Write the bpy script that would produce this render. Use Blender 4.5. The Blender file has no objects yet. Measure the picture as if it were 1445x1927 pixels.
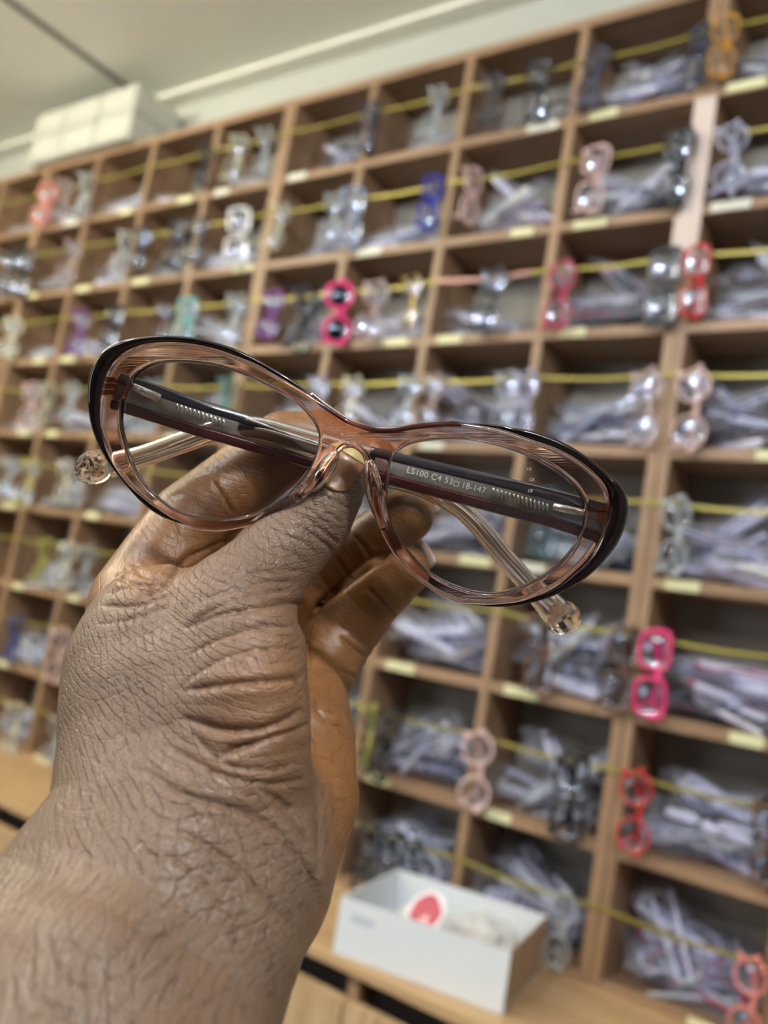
import bpy, bmesh, math, random
import numpy as np
from mathutils import Vector, Matrix

# ------------------------------------------------------------------ camera, light, exposure
S = bpy.context.scene
COL = S.collection
CAMZ = 1.36
CX, CY, FPX = 722.5, 963.5, 1627.0
yaw, pit, rol = (math.radians(a) for a in (-35.62, 6.53, 9.61))
FW = np.array([math.sin(yaw)*math.cos(pit), math.cos(yaw)*math.cos(pit), math.sin(pit)])
_r = np.array([math.cos(yaw), -math.sin(yaw), 0.0]); _u = np.cross(_r, FW)
RT = _r*math.cos(rol)+_u*math.sin(rol); UP = np.cross(RT, FW)
CAM = np.array([0, 0, CAMZ])
cd = bpy.data.cameras.new('camera'); cam = bpy.data.objects.new('camera', cd); COL.objects.link(cam)
M = Matrix(((RT[0], UP[0], -FW[0], 0), (RT[1], UP[1], -FW[1], 0), (RT[2], UP[2], -FW[2], CAMZ), (0, 0, 0, 1)))
cam.matrix_world = M
cd.sensor_fit = 'VERTICAL'; cd.sensor_height = 36.0; cd.sensor_width = 27.0
cd.lens = FPX/1927*36
cd.clip_start = 0.01
cd.dof.use_dof = True; cd.dof.focus_distance = 0.214; cd.dof.aperture_fstop = 10.5
S.camera = cam

w = bpy.data.worlds.new('world'); S.world = w; w.use_nodes = True
w.node_tree.nodes['Background'].inputs[0].default_value = (0.75, 0.8, 0.85, 1)
w.node_tree.nodes['Background'].inputs[1].default_value = 0.3
S.view_settings.view_transform = 'Standard'; S.view_settings.look = 'None'
S.view_settings.gamma = 1; S.view_settings.use_curve_mapping = False
S.view_settings.exposure = 0.66
try: S.cycles.use_denoising = True
except Exception: pass
S.cycles.max_bounces = 11; S.cycles.transparent_max_bounces = 28; S.cycles.transmission_bounces = 12
S.cycles.caustics_reflective = False; S.cycles.caustics_refractive = False

# ceiling tubes of the shop (fixtures are built further down at the same places)
# (centre, length, emission strength, colour)
TUBES = [((0.95, -0.35, 2.575), 1.2, 66, (0.90, 0.94, 1.0)),
         ((-1.95, 0.05, 2.575), 1.2, 78, (1.0, 0.93, 0.68)),
         ((-1.00, -1.7, 2.575), 1.2, 50, (0.95, 0.97, 1.0)),
         ((-3.50, -0.60, 2.575), 1.2, 55, (1.0, 0.93, 0.70))]
BULBS = [((.45, -.25, 2.52), 520, (.93, .96, 1)), ((-.75, -.45, 2.52), 520, (.97, .97, 1)), ((-2.3, -.15, 2.52), 480, (1, .95, .80))]
# daylight through the shop window behind the viewer (its frame is built with the room)
wl = bpy.data.lights.new('window_daylight', 'AREA'); wl.shape = 'RECTANGLE'; wl.size = 1.5; wl.size_y = 1.2; wl.energy = 14; wl.color = (.86, .93, 1)
wo = bpy.data.objects.new('window_daylight', wl); COL.objects.link(wo); wo.location = (-2.8, -2.57, 1.55); wo.rotation_euler = (math.radians(90), 0, 0)

# ------------------------------------------------------------------ helpers
def ray(px, py): return FW+RT*(px-CX)/FPX-UP*(py-CY)/FPX
def at(px, py, z): return CAM+ray(px, py)*z                        # z = metres along the view axis
def on_y(px, py, y): d = ray(px, py); return CAM+d*(y/d[1])
def on_z(px, py, z): d = ray(px, py); return CAM+d*((z-CAMZ)/d[2])

def link(name, me, mat=None, parent=None, smooth=False):
    o = bpy.data.objects.new(name, me); COL.objects.link(o)
    if mat is not None and not me.materials: me.materials.append(mat)
    if smooth: me.polygons.foreach_set('use_smooth', [True]*len(me.polygons))
    if parent is not None: o.parent = parent
    return o
def mesh(verts, faces):
    me = bpy.data.meshes.new('m'); me.from_pydata([tuple(v) for v in verts], [], faces); me.update(); return me
def bm_mesh(bm):
    me = bpy.data.meshes.new('m'); bm.to_mesh(me); bm.free(); return me
def add_box(bm, x0, x1, y0, y1, z0, z1):
    v = [bm.verts.new(p) for p in ((x0,y0,z0),(x1,y0,z0),(x1,y1,z0),(x0,y1,z0),(x0,y0,z1),(x1,y0,z1),(x1,y1,z1),(x0,y1,z1))]
    for f in ((0,3,2,1),(4,5,6,7),(0,1,5,4),(1,2,6,5),(2,3,7,6),(3,0,4,7)): bm.faces.new([v[i] for i in f])
def box_me(*a, bevel=0):
    bm = bmesh.new(); add_box(bm, *a)
    if bevel: bmesh.ops.bevel(bm, geom=bm.edges[:], offset=bevel, segments=2, affect='EDGES', profile=.5)
    return bm_mesh(bm)
def tag(o, label, cat, group=None, kind=None):
    o['label'] = label; o['category'] = cat
    if group: o['group'] = group
    if kind: o['kind'] = kind
    return o
def struct(o): o['kind'] = 'structure'; return o
def empty(name, loc=(0, 0, 0)):
    o = bpy.data.objects.new(name, None); COL.objects.link(o); o.location = loc; o.empty_display_size = .02; return o
def tube_me(pts, rad, n=10, flat=None, up=(0, 0, 1), caps=True):
    """sweep an ellipse along pts; rad: radius or list; flat=(a,b) half sizes"""
    pts = [np.array(p, float) for p in pts]; N = len(pts); V = []; F = []
    for i, p in enumerate(pts):
        t = pts[min(i+1, N-1)]-pts[max(i-1, 0)]; t /= np.linalg.norm(t)
        a = np.cross(t, up); a /= (np.linalg.norm(a)+1e-12); b = np.cross(a, t)
        ra = rad[i] if isinstance(rad, (list, tuple)) else rad
        fa, fb = flat if flat else (1, 1)
        for k in range(n):
            q = 2*math.pi*k/n
            V.append(p+a*math.cos(q)*ra*fa+b*math.sin(q)*ra*fb)
    for i in range(N-1):
        for k in range(n):
            F.append((i*n+k, i*n+(k+1) % n, (i+1)*n+(k+1) % n, (i+1)*n+k))
    if caps: F.append(tuple(range(n-1, -1, -1))); F.append(tuple((N-1)*n+k for k in range(n)))
    return mesh(V, F)
def cat_rom(P, n=6, closed=False):
    P = [np.array(p, float) for p in P]; out = []; N = len(P)
    for i in range(N if closed else N-1):
        if closed: p0, p1, p2, p3 = P[i-1], P[i], P[(i+1) % N], P[(i+2) % N]
        else: p0, p1, p2, p3 = P[max(i-1, 0)], P[i], P[i+1], P[min(i+2, N-1)]
        for k in range(n):
            t = k/n
            out.append(.5*((2*p1)+(-p0+p2)*t+(2*p0-5*p1+4*p2-p3)*t*t+(-p0+3*p1-3*p2+p3)*t**3))
    if not closed: out.append(P[-1])
    return out

# ------------------------------------------------------------------ materials
def new_mat(name):
    m = bpy.data.materials.new(name); m.use_nodes = True
    return m, m.node_tree.nodes, m.node_tree.links, m.node_tree.nodes['Principled BSDF']
def plain(name, col, rough=.5, metal=0, coat=0, alpha=1, trans=0, ior=1.5, spec=None):
    m, N, L, b = new_mat(name)
    b.inputs['Base Color'].default_value = (*col, 1); b.inputs['Roughness'].default_value = rough
    b.inputs['Metallic'].default_value = metal; b.inputs['Coat Weight'].default_value = coat
    b.inputs['Coat Roughness'].default_value = .04
    b.inputs['Alpha'].default_value = alpha; b.inputs['Transmission Weight'].default_value = trans
    b.inputs['IOR'].default_value = ior
    if spec is not None: b.inputs['Specular IOR Level'].default_value = spec
    return m
def wood(name, c1, c2, axis='Z', rough=.45):
    m, N, L, b = new_mat(name)
    tc = N.new('ShaderNodeTexCoord'); mp = N.new('ShaderNodeMapping')
    mp.inputs['Scale'].default_value = {'Z': (14, 14, .9), 'X': (.9, 14, 14), 'Y': (14, .9, 14)}[axis]
    n1 = N.new('ShaderNodeTexNoise'); n1.inputs['Scale'].default_value = 5; n1.inputs['Detail'].default_value = 8; n1.inputs['Distortion'].default_value = .4
    n2 = N.new('ShaderNodeTexNoise'); n2.inputs['Scale'].default_value = 22; n2.inputs['Detail'].default_value = 4
    cr = N.new('ShaderNodeValToRGB'); cr.color_ramp.elements[0].position = .32; cr.color_ramp.elements[1].position = .68
    cr.color_ramp.elements[0].color = (*c1, 1); cr.color_ramp.elements[1].color = (*c2, 1)
    mx = N.new('ShaderNodeMath'); mx.operation = 'MULTIPLY_ADD'; mx.inputs[1].default_value = .35
    sb = N.new('ShaderNodeMath'); sb.operation = 'SUBTRACT'; sb.inputs[1].default_value = .17
    L.new(tc.outputs['Object'], mp.inputs[0]); L.new(mp.outputs[0], n1.inputs[0]); L.new(mp.outputs[0], n2.inputs[0])
    L.new(n2.outputs[0], mx.inputs[0]); L.new(n1.outputs[0], mx.inputs[2]); L.new(mx.outputs[0], sb.inputs[0]); L.new(sb.outputs[0], cr.inputs[0])
    L.new(cr.outputs[0], b.inputs['Base Color']); b.inputs['Roughness'].default_value = rough
    bp = N.new('ShaderNodeBump'); bp.inputs['Strength'].default_value = .08; bp.inputs['Distance'].default_value = .001
    L.new(n1.outputs[0], bp.inputs['Height']); L.new(bp.outputs[0], b.inputs['Normal'])
    return m
def wall_mat(name, col):
    m, N, L, b = new_mat(name)
    n = N.new('ShaderNodeTexNoise'); n.inputs['Scale'].default_value = 3; n.inputs['Detail'].default_value = 5
    mix = N.new('ShaderNodeMix'); mix.data_type = 'RGBA'
    mix.inputs[6].default_value = (*[c*.93 for c in col], 1); mix.inputs[7].default_value = (*col, 1)
    tc = N.new('ShaderNodeTexCoord'); L.new(tc.outputs['Object'], n.inputs[0]); L.new(n.outputs[0], mix.inputs[0]); L.new(mix.outputs[2], b.inputs['Base Color'])
    b.inputs['Roughness'].default_value = .85
    return m
def film(name, col, alpha, rough=.12, top=None):
    """clear sheet: part transparent, part glossy/diffuse"""
    m, N, L, b = new_mat(name)
    b.inputs['Base Color'].default_value = (*col, 1); b.inputs['Roughness'].default_value = rough
    tr = N.new('ShaderNodeBsdfTransparent'); tr.inputs[0].default_value = (*[.6+.4*c for c in col], 1)
    mx = N.new('ShaderNodeMixShader'); lw = N.new('ShaderNodeLayerWeight'); lw.inputs[0].default_value = .45
    mr = N.new('ShaderNodeMapRange'); mr.inputs[3].default_value = alpha; mr.inputs[4].default_value = top or min(1, alpha+.6)
    L.new(lw.outputs['Facing'], mr.inputs[0]); L.new(mr.outputs[0], mx.inputs[0]); L.new(tr.outputs[0], mx.inputs[1]); L.new(b.outputs[0], mx.inputs[2])
    L.new(mx.outputs[0], N['Material Output'].inputs[0])
    return m
def lens_mat(name, tint=(.97, .98, .98), refl=(.75, .8, 1), k=1.0, rough=.03):
    m, N, L, b = new_mat(name); N.remove(b)
    tr = N.new('ShaderNodeBsdfTransparent'); tr.inputs[0].default_value = (*tint, 1)
    gl = N.new('ShaderNodeBsdfGlossy'); gl.inputs['Color'].default_value = (*refl, 1); gl.inputs['Roughness'].default_value = rough
    fr = N.new('ShaderNodeLayerWeight'); fr.inputs[0].default_value = .5
    p5 = N.new('ShaderNodeMath'); p5.operation = 'POWER'; p5.inputs[1].default_value = 5; L.new(fr.outputs['Facing'], p5.inputs[0])
    mu = N.new('ShaderNodeMath'); mu.operation = 'MULTIPLY_ADD'; mu.inputs[1].default_value = .8; mu.inputs[2].default_value = .036*k
    mx = N.new('ShaderNodeMixShader')
    L.new(p5.outputs[0], mu.inputs[0]); L.new(mu.outputs[0], mx.inputs[0]); L.new(tr.outputs[0], mx.inputs[1]); L.new(gl.outputs[0], mx.inputs[2])
    L.new(mx.outputs[0], N['Material Output'].inputs[0])
    return m

W_V = wood('walnut_upright', (.205, .120, .064), (.37, .232, .136), 'Z')
W_H = wood('walnut_board', (.205, .120, .064), (.37, .232, .136), 'X')
W_C = wood('oak_door', (.38, .24, .12), (.60, .42, .24), 'Z')
W_T = wood('oak_top', (.42, .26, .13), (.60, .41, .22), 'X')
BACK = wall_mat('back_board', (.34, .32, .275))
WALL = wall_mat('painted_wall', (.50, .515, .47)); CEIL = wall_mat('ceiling_board', (.90, .90, .82))
SEAM = plain('ceiling_seam', (.20, .20, .18), .8)
FLOOR = wall_mat('tile_floor', (.22, .205, .185)); SIDE = wall_mat('side_wall', (.30, .29, .26)); BEHIND = wall_mat('dark_wall', (.07, .065, .06))
LABELM = plain('price_label', (.72, .70, .42), .5)
LABELW = plain('white_label', (.72, .72, .62), .5)
GOLD = plain('gold_ribbon', (.34, .29, .06), .4, .4)
PINKR = plain('pink_ribbon', (.42, .22, .20), .4, .2)
CARD = plain('white_card', (.78, .82, .86), .55)
CARDW = plain('white_carton', (.54, .54, .48), .6)
CARDB = wood('brown_card', (.30, .20, .13), (.38, .27, .18), 'Z', .8)
DARK = plain('gap_shade_plinth', (.03, .02, .015), .8)
PAPER = plain('pale_paper_strip', (.66, .55, .50), .7)

# ------------------------------------------------------------------ room
WY = 1.452; CZ = 1.333+CAMZ
struct(link('wall_back', box_me(-4.2, 2.6, WY, WY+.1, 0, CZ+.1), WALL))
struct(link('wall_left', box_me(-4.3, -4.2, -2.6, WY+.1, 0, CZ+.1), SIDE))
struct(link('wall_right', box_me(2.6, 2.7, -2.6, WY+.1, 0, CZ+.1), SIDE))
struct(link('wall_front', box_me(-4.3, 2.7, -2.7, -2.6, 0, CZ+.1), BEHIND))
struct(link('floor', box_me(-4.3, 2.7, -2.7, WY+.1, -.1, 0), FLOOR))
struct(link('ceiling', box_me(-4.3, 2.7, -2.7, WY+.1, CZ, CZ+.1), CEIL))
for x in (-3.25, -2.085, -.975, .14, 1.25):
    bm = bmesh.new(); add_box(bm, x-.011, x+.011, -2.6, WY, CZ-.004, CZ); struct(link('trim_1', bm_mesh(bm), SEAM))
struct(link('trim_2', box_me(-4.2, 2.6, WY-.05, WY, CZ-.012, CZ, bevel=.003), CEIL))
wf = bmesh.new()
for a_ in ((-3.60, -3.55, .90, 2.20), (-2.05, -2.00, .90, 2.20), (-3.55, -2.05, .90, .95), (-3.55, -2.05, 2.15, 2.20), (-2.82, -2.78, .95, 2.15)):
    add_box(wf, a_[0], a_[1], -2.6, -2.55, a_[2], a_[3])
struct(link('window_1', bm_mesh(wf), CARDW))
for n_, (p, sx, e, c) in enumerate(TUBES):
    t = empty('ceiling_light', p)
    tag(t, 'white ceiling tube lamp out of sight above the viewer', 'lamp', 'ceiling tube lamps')
    me = tube_me([(-sx/2, 0, 0), (sx/2, 0, 0)], .014, 14)
    em = bpy.data.materials.new('tube_glow'); em.use_nodes = True; bb = em.node_tree.nodes['Principled BSDF']
    bb.inputs['Emission Color'].default_value = (*c, 1); bb.inputs['Emission Strength'].default_value = e
    link('tube', me, em, t, True)
    link('housing', box_me(-sx/2-.03, sx/2+.03, -.016, .016, .045, CZ-p[2]), CARDW, t)
    link('end_cap', box_me(-sx/2-.03, -sx/2, -.016, .016, -.018, .045), CARDW, t)
    link('end_cap', box_me(sx/2, sx/2+.03, -.016, .016, -.018, .045), CARDW, t)

for p, e, c in BULBS:
    t = empty('ceiling_bulb', p); tag(t, 'bare ceiling bulb out of sight above the viewer', 'lamp', 'ceiling bulbs')
    bm = bmesh.new(); bmesh.ops.create_uvsphere(bm, u_segments=24, v_segments=14, radius=.03)
    em = bpy.data.materials.new('bulb_glow'); em.use_nodes = True; bb = em.node_tree.nodes['Principled BSDF']
    bb.inputs['Emission Color'].default_value = (*c, 1); bb.inputs['Emission Strength'].default_value = e
    link('bulb', bm_mesh(bm), em, t, True)
    link('socket', tube_me([(0, 0, .027), (0, 0, .06), (0, 0, .065), (0, 0, CZ-p[2])], [.014, .016, .035, .035], 20, up=(1, 0, 0)), CARDW, t)

# ------------------------------------------------------------------ cubby shelving
FY = 1.30; DY = .142; PITCH = .2359; X0 = -.434
ZS = [v+CAMZ for v in (1.106, .914, .711, .515, .313, .112, -.09, -.287, -.474)]
rnd = random.Random(4)
ROWW = ['top', 'second', 'third', 'fourth', 'fifth', 'sixth', 'seventh', 'bottom']
def unit(xr, label, tight):
    """four columns to the left of xr"""
    xl = xr-4*PITCH
    t = empty('display_shelf', ((xl+xr)/2, FY, ZS[8])); tag(t, label, 'shelf', 'wooden pigeonhole display shelves')
    ox, oy, oz = t.location
    def P(name, x0, x1, y0, y1, z0, z1, m, b=.001): 
        return link(name, box_me(x0-ox, x1-ox, y0-oy, y1-oy, z0-oz, z1-oz, bevel=b), m, t)
    zt, zb = ZS[0]+.009, ZS[8]-.009
    P('side_panel', xl+.0006, xl+.0166, FY, FY+DY, zb, zt, W_V); P('side_panel', xr-.0166, xr-.0006, FY, FY+DY, zb, zt, W_V)
    for k in (1, 2, 3): P('divider', xl+k*PITCH-.0085, xl+k*PITCH+.0085, FY, FY+DY-.004, zb+.016, zt-.016, W_V)
    for j, z in enumerate(ZS):
        P('shelf_board', xl+.0166, xr-.0166, FY+.0012, FY+DY-.004, z-.009, z+.009, W_H)
    P('back_panel', xl+.01, xr-.01, FY+DY-.003, FY+DY+.004, zb, zt, BACK, 0)
    n = 0
    for j in range(1, 9):
        for k in range(4):
            if rnd.random() < tight: continue
            xx = xl+k*PITCH+rnd.choice([.03, .035, .14, .15]); wd = rnd.choice([.045, .05, .06])
            P('price_label', xx, xx+wd, FY-.0008, FY+.002, ZS[j]-.0075, ZS[j]+.0085, LABELM if rnd.random() < .7 else LABELW, 0)
    return t
unit(X0+4*PITCH, 'walnut pigeonhole shelf unit right of the double post, at the right edge', .1)
unit(X0, 'walnut pigeonhole shelf unit in the middle, ending at the double post', .15)
unit(X0-4*PITCH, 'walnut pigeonhole shelf unit left of the middle one, behind the lifted eyeglasses', .15)
unit(X0-8*PITCH, 'walnut pigeonhole shelf unit farthest left, under the white cartons', .15)

# base cabinet: worktop, shadow gap, doors
t = empty('base_cabinet', (-1.2, 1.2, 0)); tag(t, 'light oak base cabinet with doors under the pigeonhole shelves', 'cabinet')
ox, oy, oz = t.location
TZ = CAMZ-.476
def P(name, x0, x1, y0, y1, z0, z1, m, b=.001): return link(name, box_me(x0-ox, x1-ox, y0-oy, y1-oy, z0-oz, z1-oz, bevel=b), m, t)
P('worktop', -3.9, .9, 1.045, 1.448, TZ-.016, TZ-.0012, W_T)
P('gap_shade_block', -3.9, .9, 1.085, 1.44, .08, TZ-.0165, DARK, 0)  # solid block coloured near black, the gap's shade put into its colour
P('plinth', -3.9, .9, 1.10, 1.44, 0, .08, DARK, 0)
xx = -.675
for k in range(-7, 4):
    xa = xx+k*.46
    if xa < -3.9 or xa+.46 > 1.0: continue
    P('door', xa+.0025, min(xa+.4575, .9), 1.038, 1.056, .09, TZ-.048, W_C)
    P('bracket', xa-.01, xa+.01, 1.058, 1.09, TZ-.06, TZ-.0165, W_V)

# gold ribbons, one strung across each row
def ribbon(zc, mat, x0, x1, label, hgt=.0028, grp='ribbons strung across the shelf rows', seed=0):
    r = random.Random(seed); V = []; F = []; n = int((x1-x0)/PITCH*6)+1
    for i in range(n):
        x = x0+(x1-x0)*i/(n-1); s = ((X0-x)/PITCH) % 1
        z = zc-.006*math.sin(math.pi*s)+.002*math.sin(x*3+seed)
        tw = .25*math.sin(x*9+seed)
        for a, b in ((1, 1), (-1, 1), (-1, -1), (1, -1)):
            V.append((x, FY-.0035+b*.0003+a*hgt*math.sin(tw)*.3, z+a*hgt*math.cos(tw)))
        if i:
            o = (i-1)*4
            for k in range(4): F.append((o+k, o+(k+1) % 4, o+4+(k+1) % 4, o+4+k))
    F.append((0, 1, 2, 3)); F.append((4*n-4, 4*n-3, 4*n-2, 4*n-1))
    return tag(link('ribbon', mesh(V, F), mat, smooth=False), label, 'ribbon', grp)
for j in range(8):
    ribbon(ZS[j]-.0785, GOLD, -3.2, .45, f'gold ribbon strung across the {ROWW[j]} row of pigeonholes', seed=j)
for j, a, b, wd in ((0, -.90, -.80, 'second'), (1, -.63, -.585, 'first'), (2, -.90, -.70, 'second')):
    ribbon(ZS[j]-.0775, PINKR, a, b, f'short pinkish ribbon in the {ROWW[j]} row, {wd} column left of the double post', .004, None, j)
# pale paper strips taped over the double post
bm = bmesh.new()
for (x0, x1, z0, z1, y) in ((-.017, .017, .60, .905, 0), (-.024, .006, .60, .70, .001), (-.010, .018, .78, .90, .001)):
    add_box(bm, X0+x0, X0+x1, FY-.0035-y, FY-.0012-y, z0+CAMZ+.0, z1+CAMZ)
tag(link('paper_strip', bm_mesh(bm), PAPER), 'pale pinkish paper strips taped down the upper double post', 'paper')

# ------------------------------------------------------------------ small eyeglasses (background)
PAL = {
 'black': (.012, .012, .016), 'navy': (.015, .02, .06), 'dark grey': (.05, .055, .065), 'royal blue': (.02, .02, .35),
 'blue': (.03, .08, .35), 'red': (.50, .015, .02), 'magenta red': (.45, .04, .10), 'hot pink': (.85, .04, .22), 'salmon pink': (.80, .25, .22),
 'pale pink': (.78, .55, .52), 'amber': (.62, .30, .03), 'gold': (.60, .42, .12), 'dark teal': (.03, .10, .12), 'teal': (.18, .48, .48), 'purple': (.25, .06, .35),
 'brown': (.12, .045, .02), 'tortoise': (.10, .045, .03), 'white': (.75, .78, .80), 'cream': (.72, .70, .55), 'yellow': (.55, .52, .12),
 'clear': (.72, .76, .78), 'clear pink': (.75, .60, .60), 'clear lilac': (.66, .66, .85), 'clear blue': (.5, .62, .85)}
_pm = {}
def pm(c):
    if c not in _pm:
        if c.startswith('clear'): _pm[c] = film('acetate_'+c.replace(' ', '_'), PAL[c], .42, .1)
        elif c == 'gold': _pm[c] = plain('metal_gold', PAL[c], .25, .9)
        elif c == 'pale pink': _pm[c] = film('acetate_pale_pink', PAL[c], .9, .15)
        else: _pm[c] = plain('acetate_'+c.replace(' ', '_'), PAL[c], .18, 0, .6)
    return _pm[c]
DEMO = lens_mat('demo_lens', (.93, .94, .95), (.72, .80, 1), 2.4, .02)
DEMO_D = lens_mat('dark_lens', (.12, .12, .14), (.70, .78, 1), 1.6, .05)
def lens_outline(shape, cx, s, n=28):
    a, b, e = {'round': (.023, .0225, 2), 'rect': (.026, .017, 3.6), 'cat': (.026, .0185, 2.5), 'oval': (.0255, .019, 2.1), 'square': (.0255, .0205, 4)}[shape]
    o = []
    for k in range(n):
        q = 2*math.pi*k/n; c, si = math.cos(q), math.sin(q)
        x = a*abs(c)**(2/e)*(1 if c > 0 else -1); y = b*abs(si)**(2/e)*(1 if si > 0 else -1)
        if shape == 'cat': y += .006*(x/a if cx > 0 else -x/a)*(1 if y > 0 else .3)
        if shape == 'rect' or shape == 'square': x *= 1+.06*(y/b)
        o.append((x, y))
    return o
_cache = {}
def frame_front_me(shape, t):
    key = ('f', shape, t)
    if key in _cache: return _cache[key]
    bm = bmesh.new(); n = 28
    for sgn in (1, -1):
        cx = sgn*.0355; o = lens_outline(shape, cx, 1, n)
        rings = []
        for (off, z) in ((0, .0017), (t*.5, .0021), (t, .0014), (t, -.0014), (t*.5, -.002), (0, -.0017)):
            r = []
            for (x, y) in o:
                L = math.hypot(x, y); tt = off*(1+.5*max(0, (x*sgn)/.026)*(1 if y > 0 else 0))
                r.append(bm.verts.new((cx+x*(1+tt/L), y*(1+tt/L), z-.0006*((cx+x)/.06)**2*3)))
            rings.append(r)
        for i in range(6):
            A, B = rings[i], rings[(i+1) % 6]
            for k in range(n): bm.faces.new((A[k], A[(k+1) % n], B[(k+1) % n], B[k]))
        add_box(bm, *sorted((sgn*.0595, sgn*.069)), .003, .003+max(.006, t*2), -.006, .001)
    hb = max(.0016, t*.7)
    for i in range(6):
        x0 = -.012+.004*i; y = .006+.004*math.cos((x0+.002)/.012*1.3)
        add_box(bm, x0, x0+.004, y-hb, y+hb, -.0016, .0016)
    _cache[key] = bm_mesh(bm); return _cache[key]
def lens_me(shape, sgn):
    key = ('l', shape, sgn)
    if key in _cache: return _cache[key]
    cx = sgn*.0355; o = lens_outline(shape, cx, 1, 28); V = []; F = []; R = .08; n = 28
    for side, dz in ((0, 0), (1, -.0016)):
        for f in (1.0, .66, .33):
            for (x, y) in o: V.append((cx+x*f, y*f, .0002+dz+(math.sqrt(R*R-(x*f)**2-(y*f)**2)-math.sqrt(R*R-.026**2))))
        V.append((cx, 0, .0002+dz+R-math.sqrt(R*R-.026**2)))
    B = 3*n+1
    for s in (0, 1):
        q = s*B
        for i in range(2):
            for k in range(n): F.append((q+i*n+k, q+i*n+(k+1) % n, q+(i+1)*n+(k+1) % n, q+(i+1)*n+k))
        for k in range(n): F.append((q+2*n+k, q+2*n+(k+1) % n, q+3*n))
    for k in range(n): F.append((k, (k+1) % n, B+(k+1) % n, B+k))
    me = mesh(V, F); me.polygons.foreach_set('use_smooth', [True]*len(me.polygons)); _cache[key] = me; return me
def temple_me(sgn, th, z0):
    key = ('t', sgn, th, z0)
    if key in _cache: return _cache[key]
    pts = [(sgn*.066, .007, -.004), (sgn*.062, .007, z0*.8), (sgn*.03, .006, z0), (-sgn*.01, .004, z0), (-sgn*.034, .001, z0), (-sgn*.048, -.010, z0), (-sgn*.060, -.028, z0)]
    me = tube_me(cat_rom(pts, 4), [1]*25, 8, flat=(.0013+.1*th, .0022+th), up=(0, 1, 0))
    me.polygons.foreach_set('use_smooth', [True]*len(me.polygons)); _cache[key] = me; return me
_mm = {}
def tinted(me, mat):
    k = (me.name, mat.name)
    if k not in _mm:
        c = me.copy(); c.materials.clear(); c.materials.append(mat); _mm[k] = c
    return _mm[k]
def eyeglasses(shape, col, thick=.0028, tcol=None, dark=False, metal=False):
    t = empty('eyeglasses'); m = pm(col); tm = pm(tcol or col)
    link('frame_front', tinted(frame_front_me(shape, .0011 if metal else thick), m), parent=t, smooth=True)
    for s in (1, -1):
        link('lens', tinted(lens_me(shape, s), DEMO_D if dark else DEMO), parent=t)
        link('temple', tinted(temple_me(s, .0006 if metal else .0022, -.010 if s > 0 else -.0145), tm), parent=t)
    return t

def col_words(X):
    k = math.floor((X0-X)/PITCH)
    if k == -1: return 'first column right of double post'
    if k < -1: return 'second column right of double post'
    return ['first', 'second', 'third', 'fourth', 'fifth', 'sixth', 'seventh', 'eighth', 'ninth', 'tenth', 'eleventh'][k]+' column left of double post'
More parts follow.
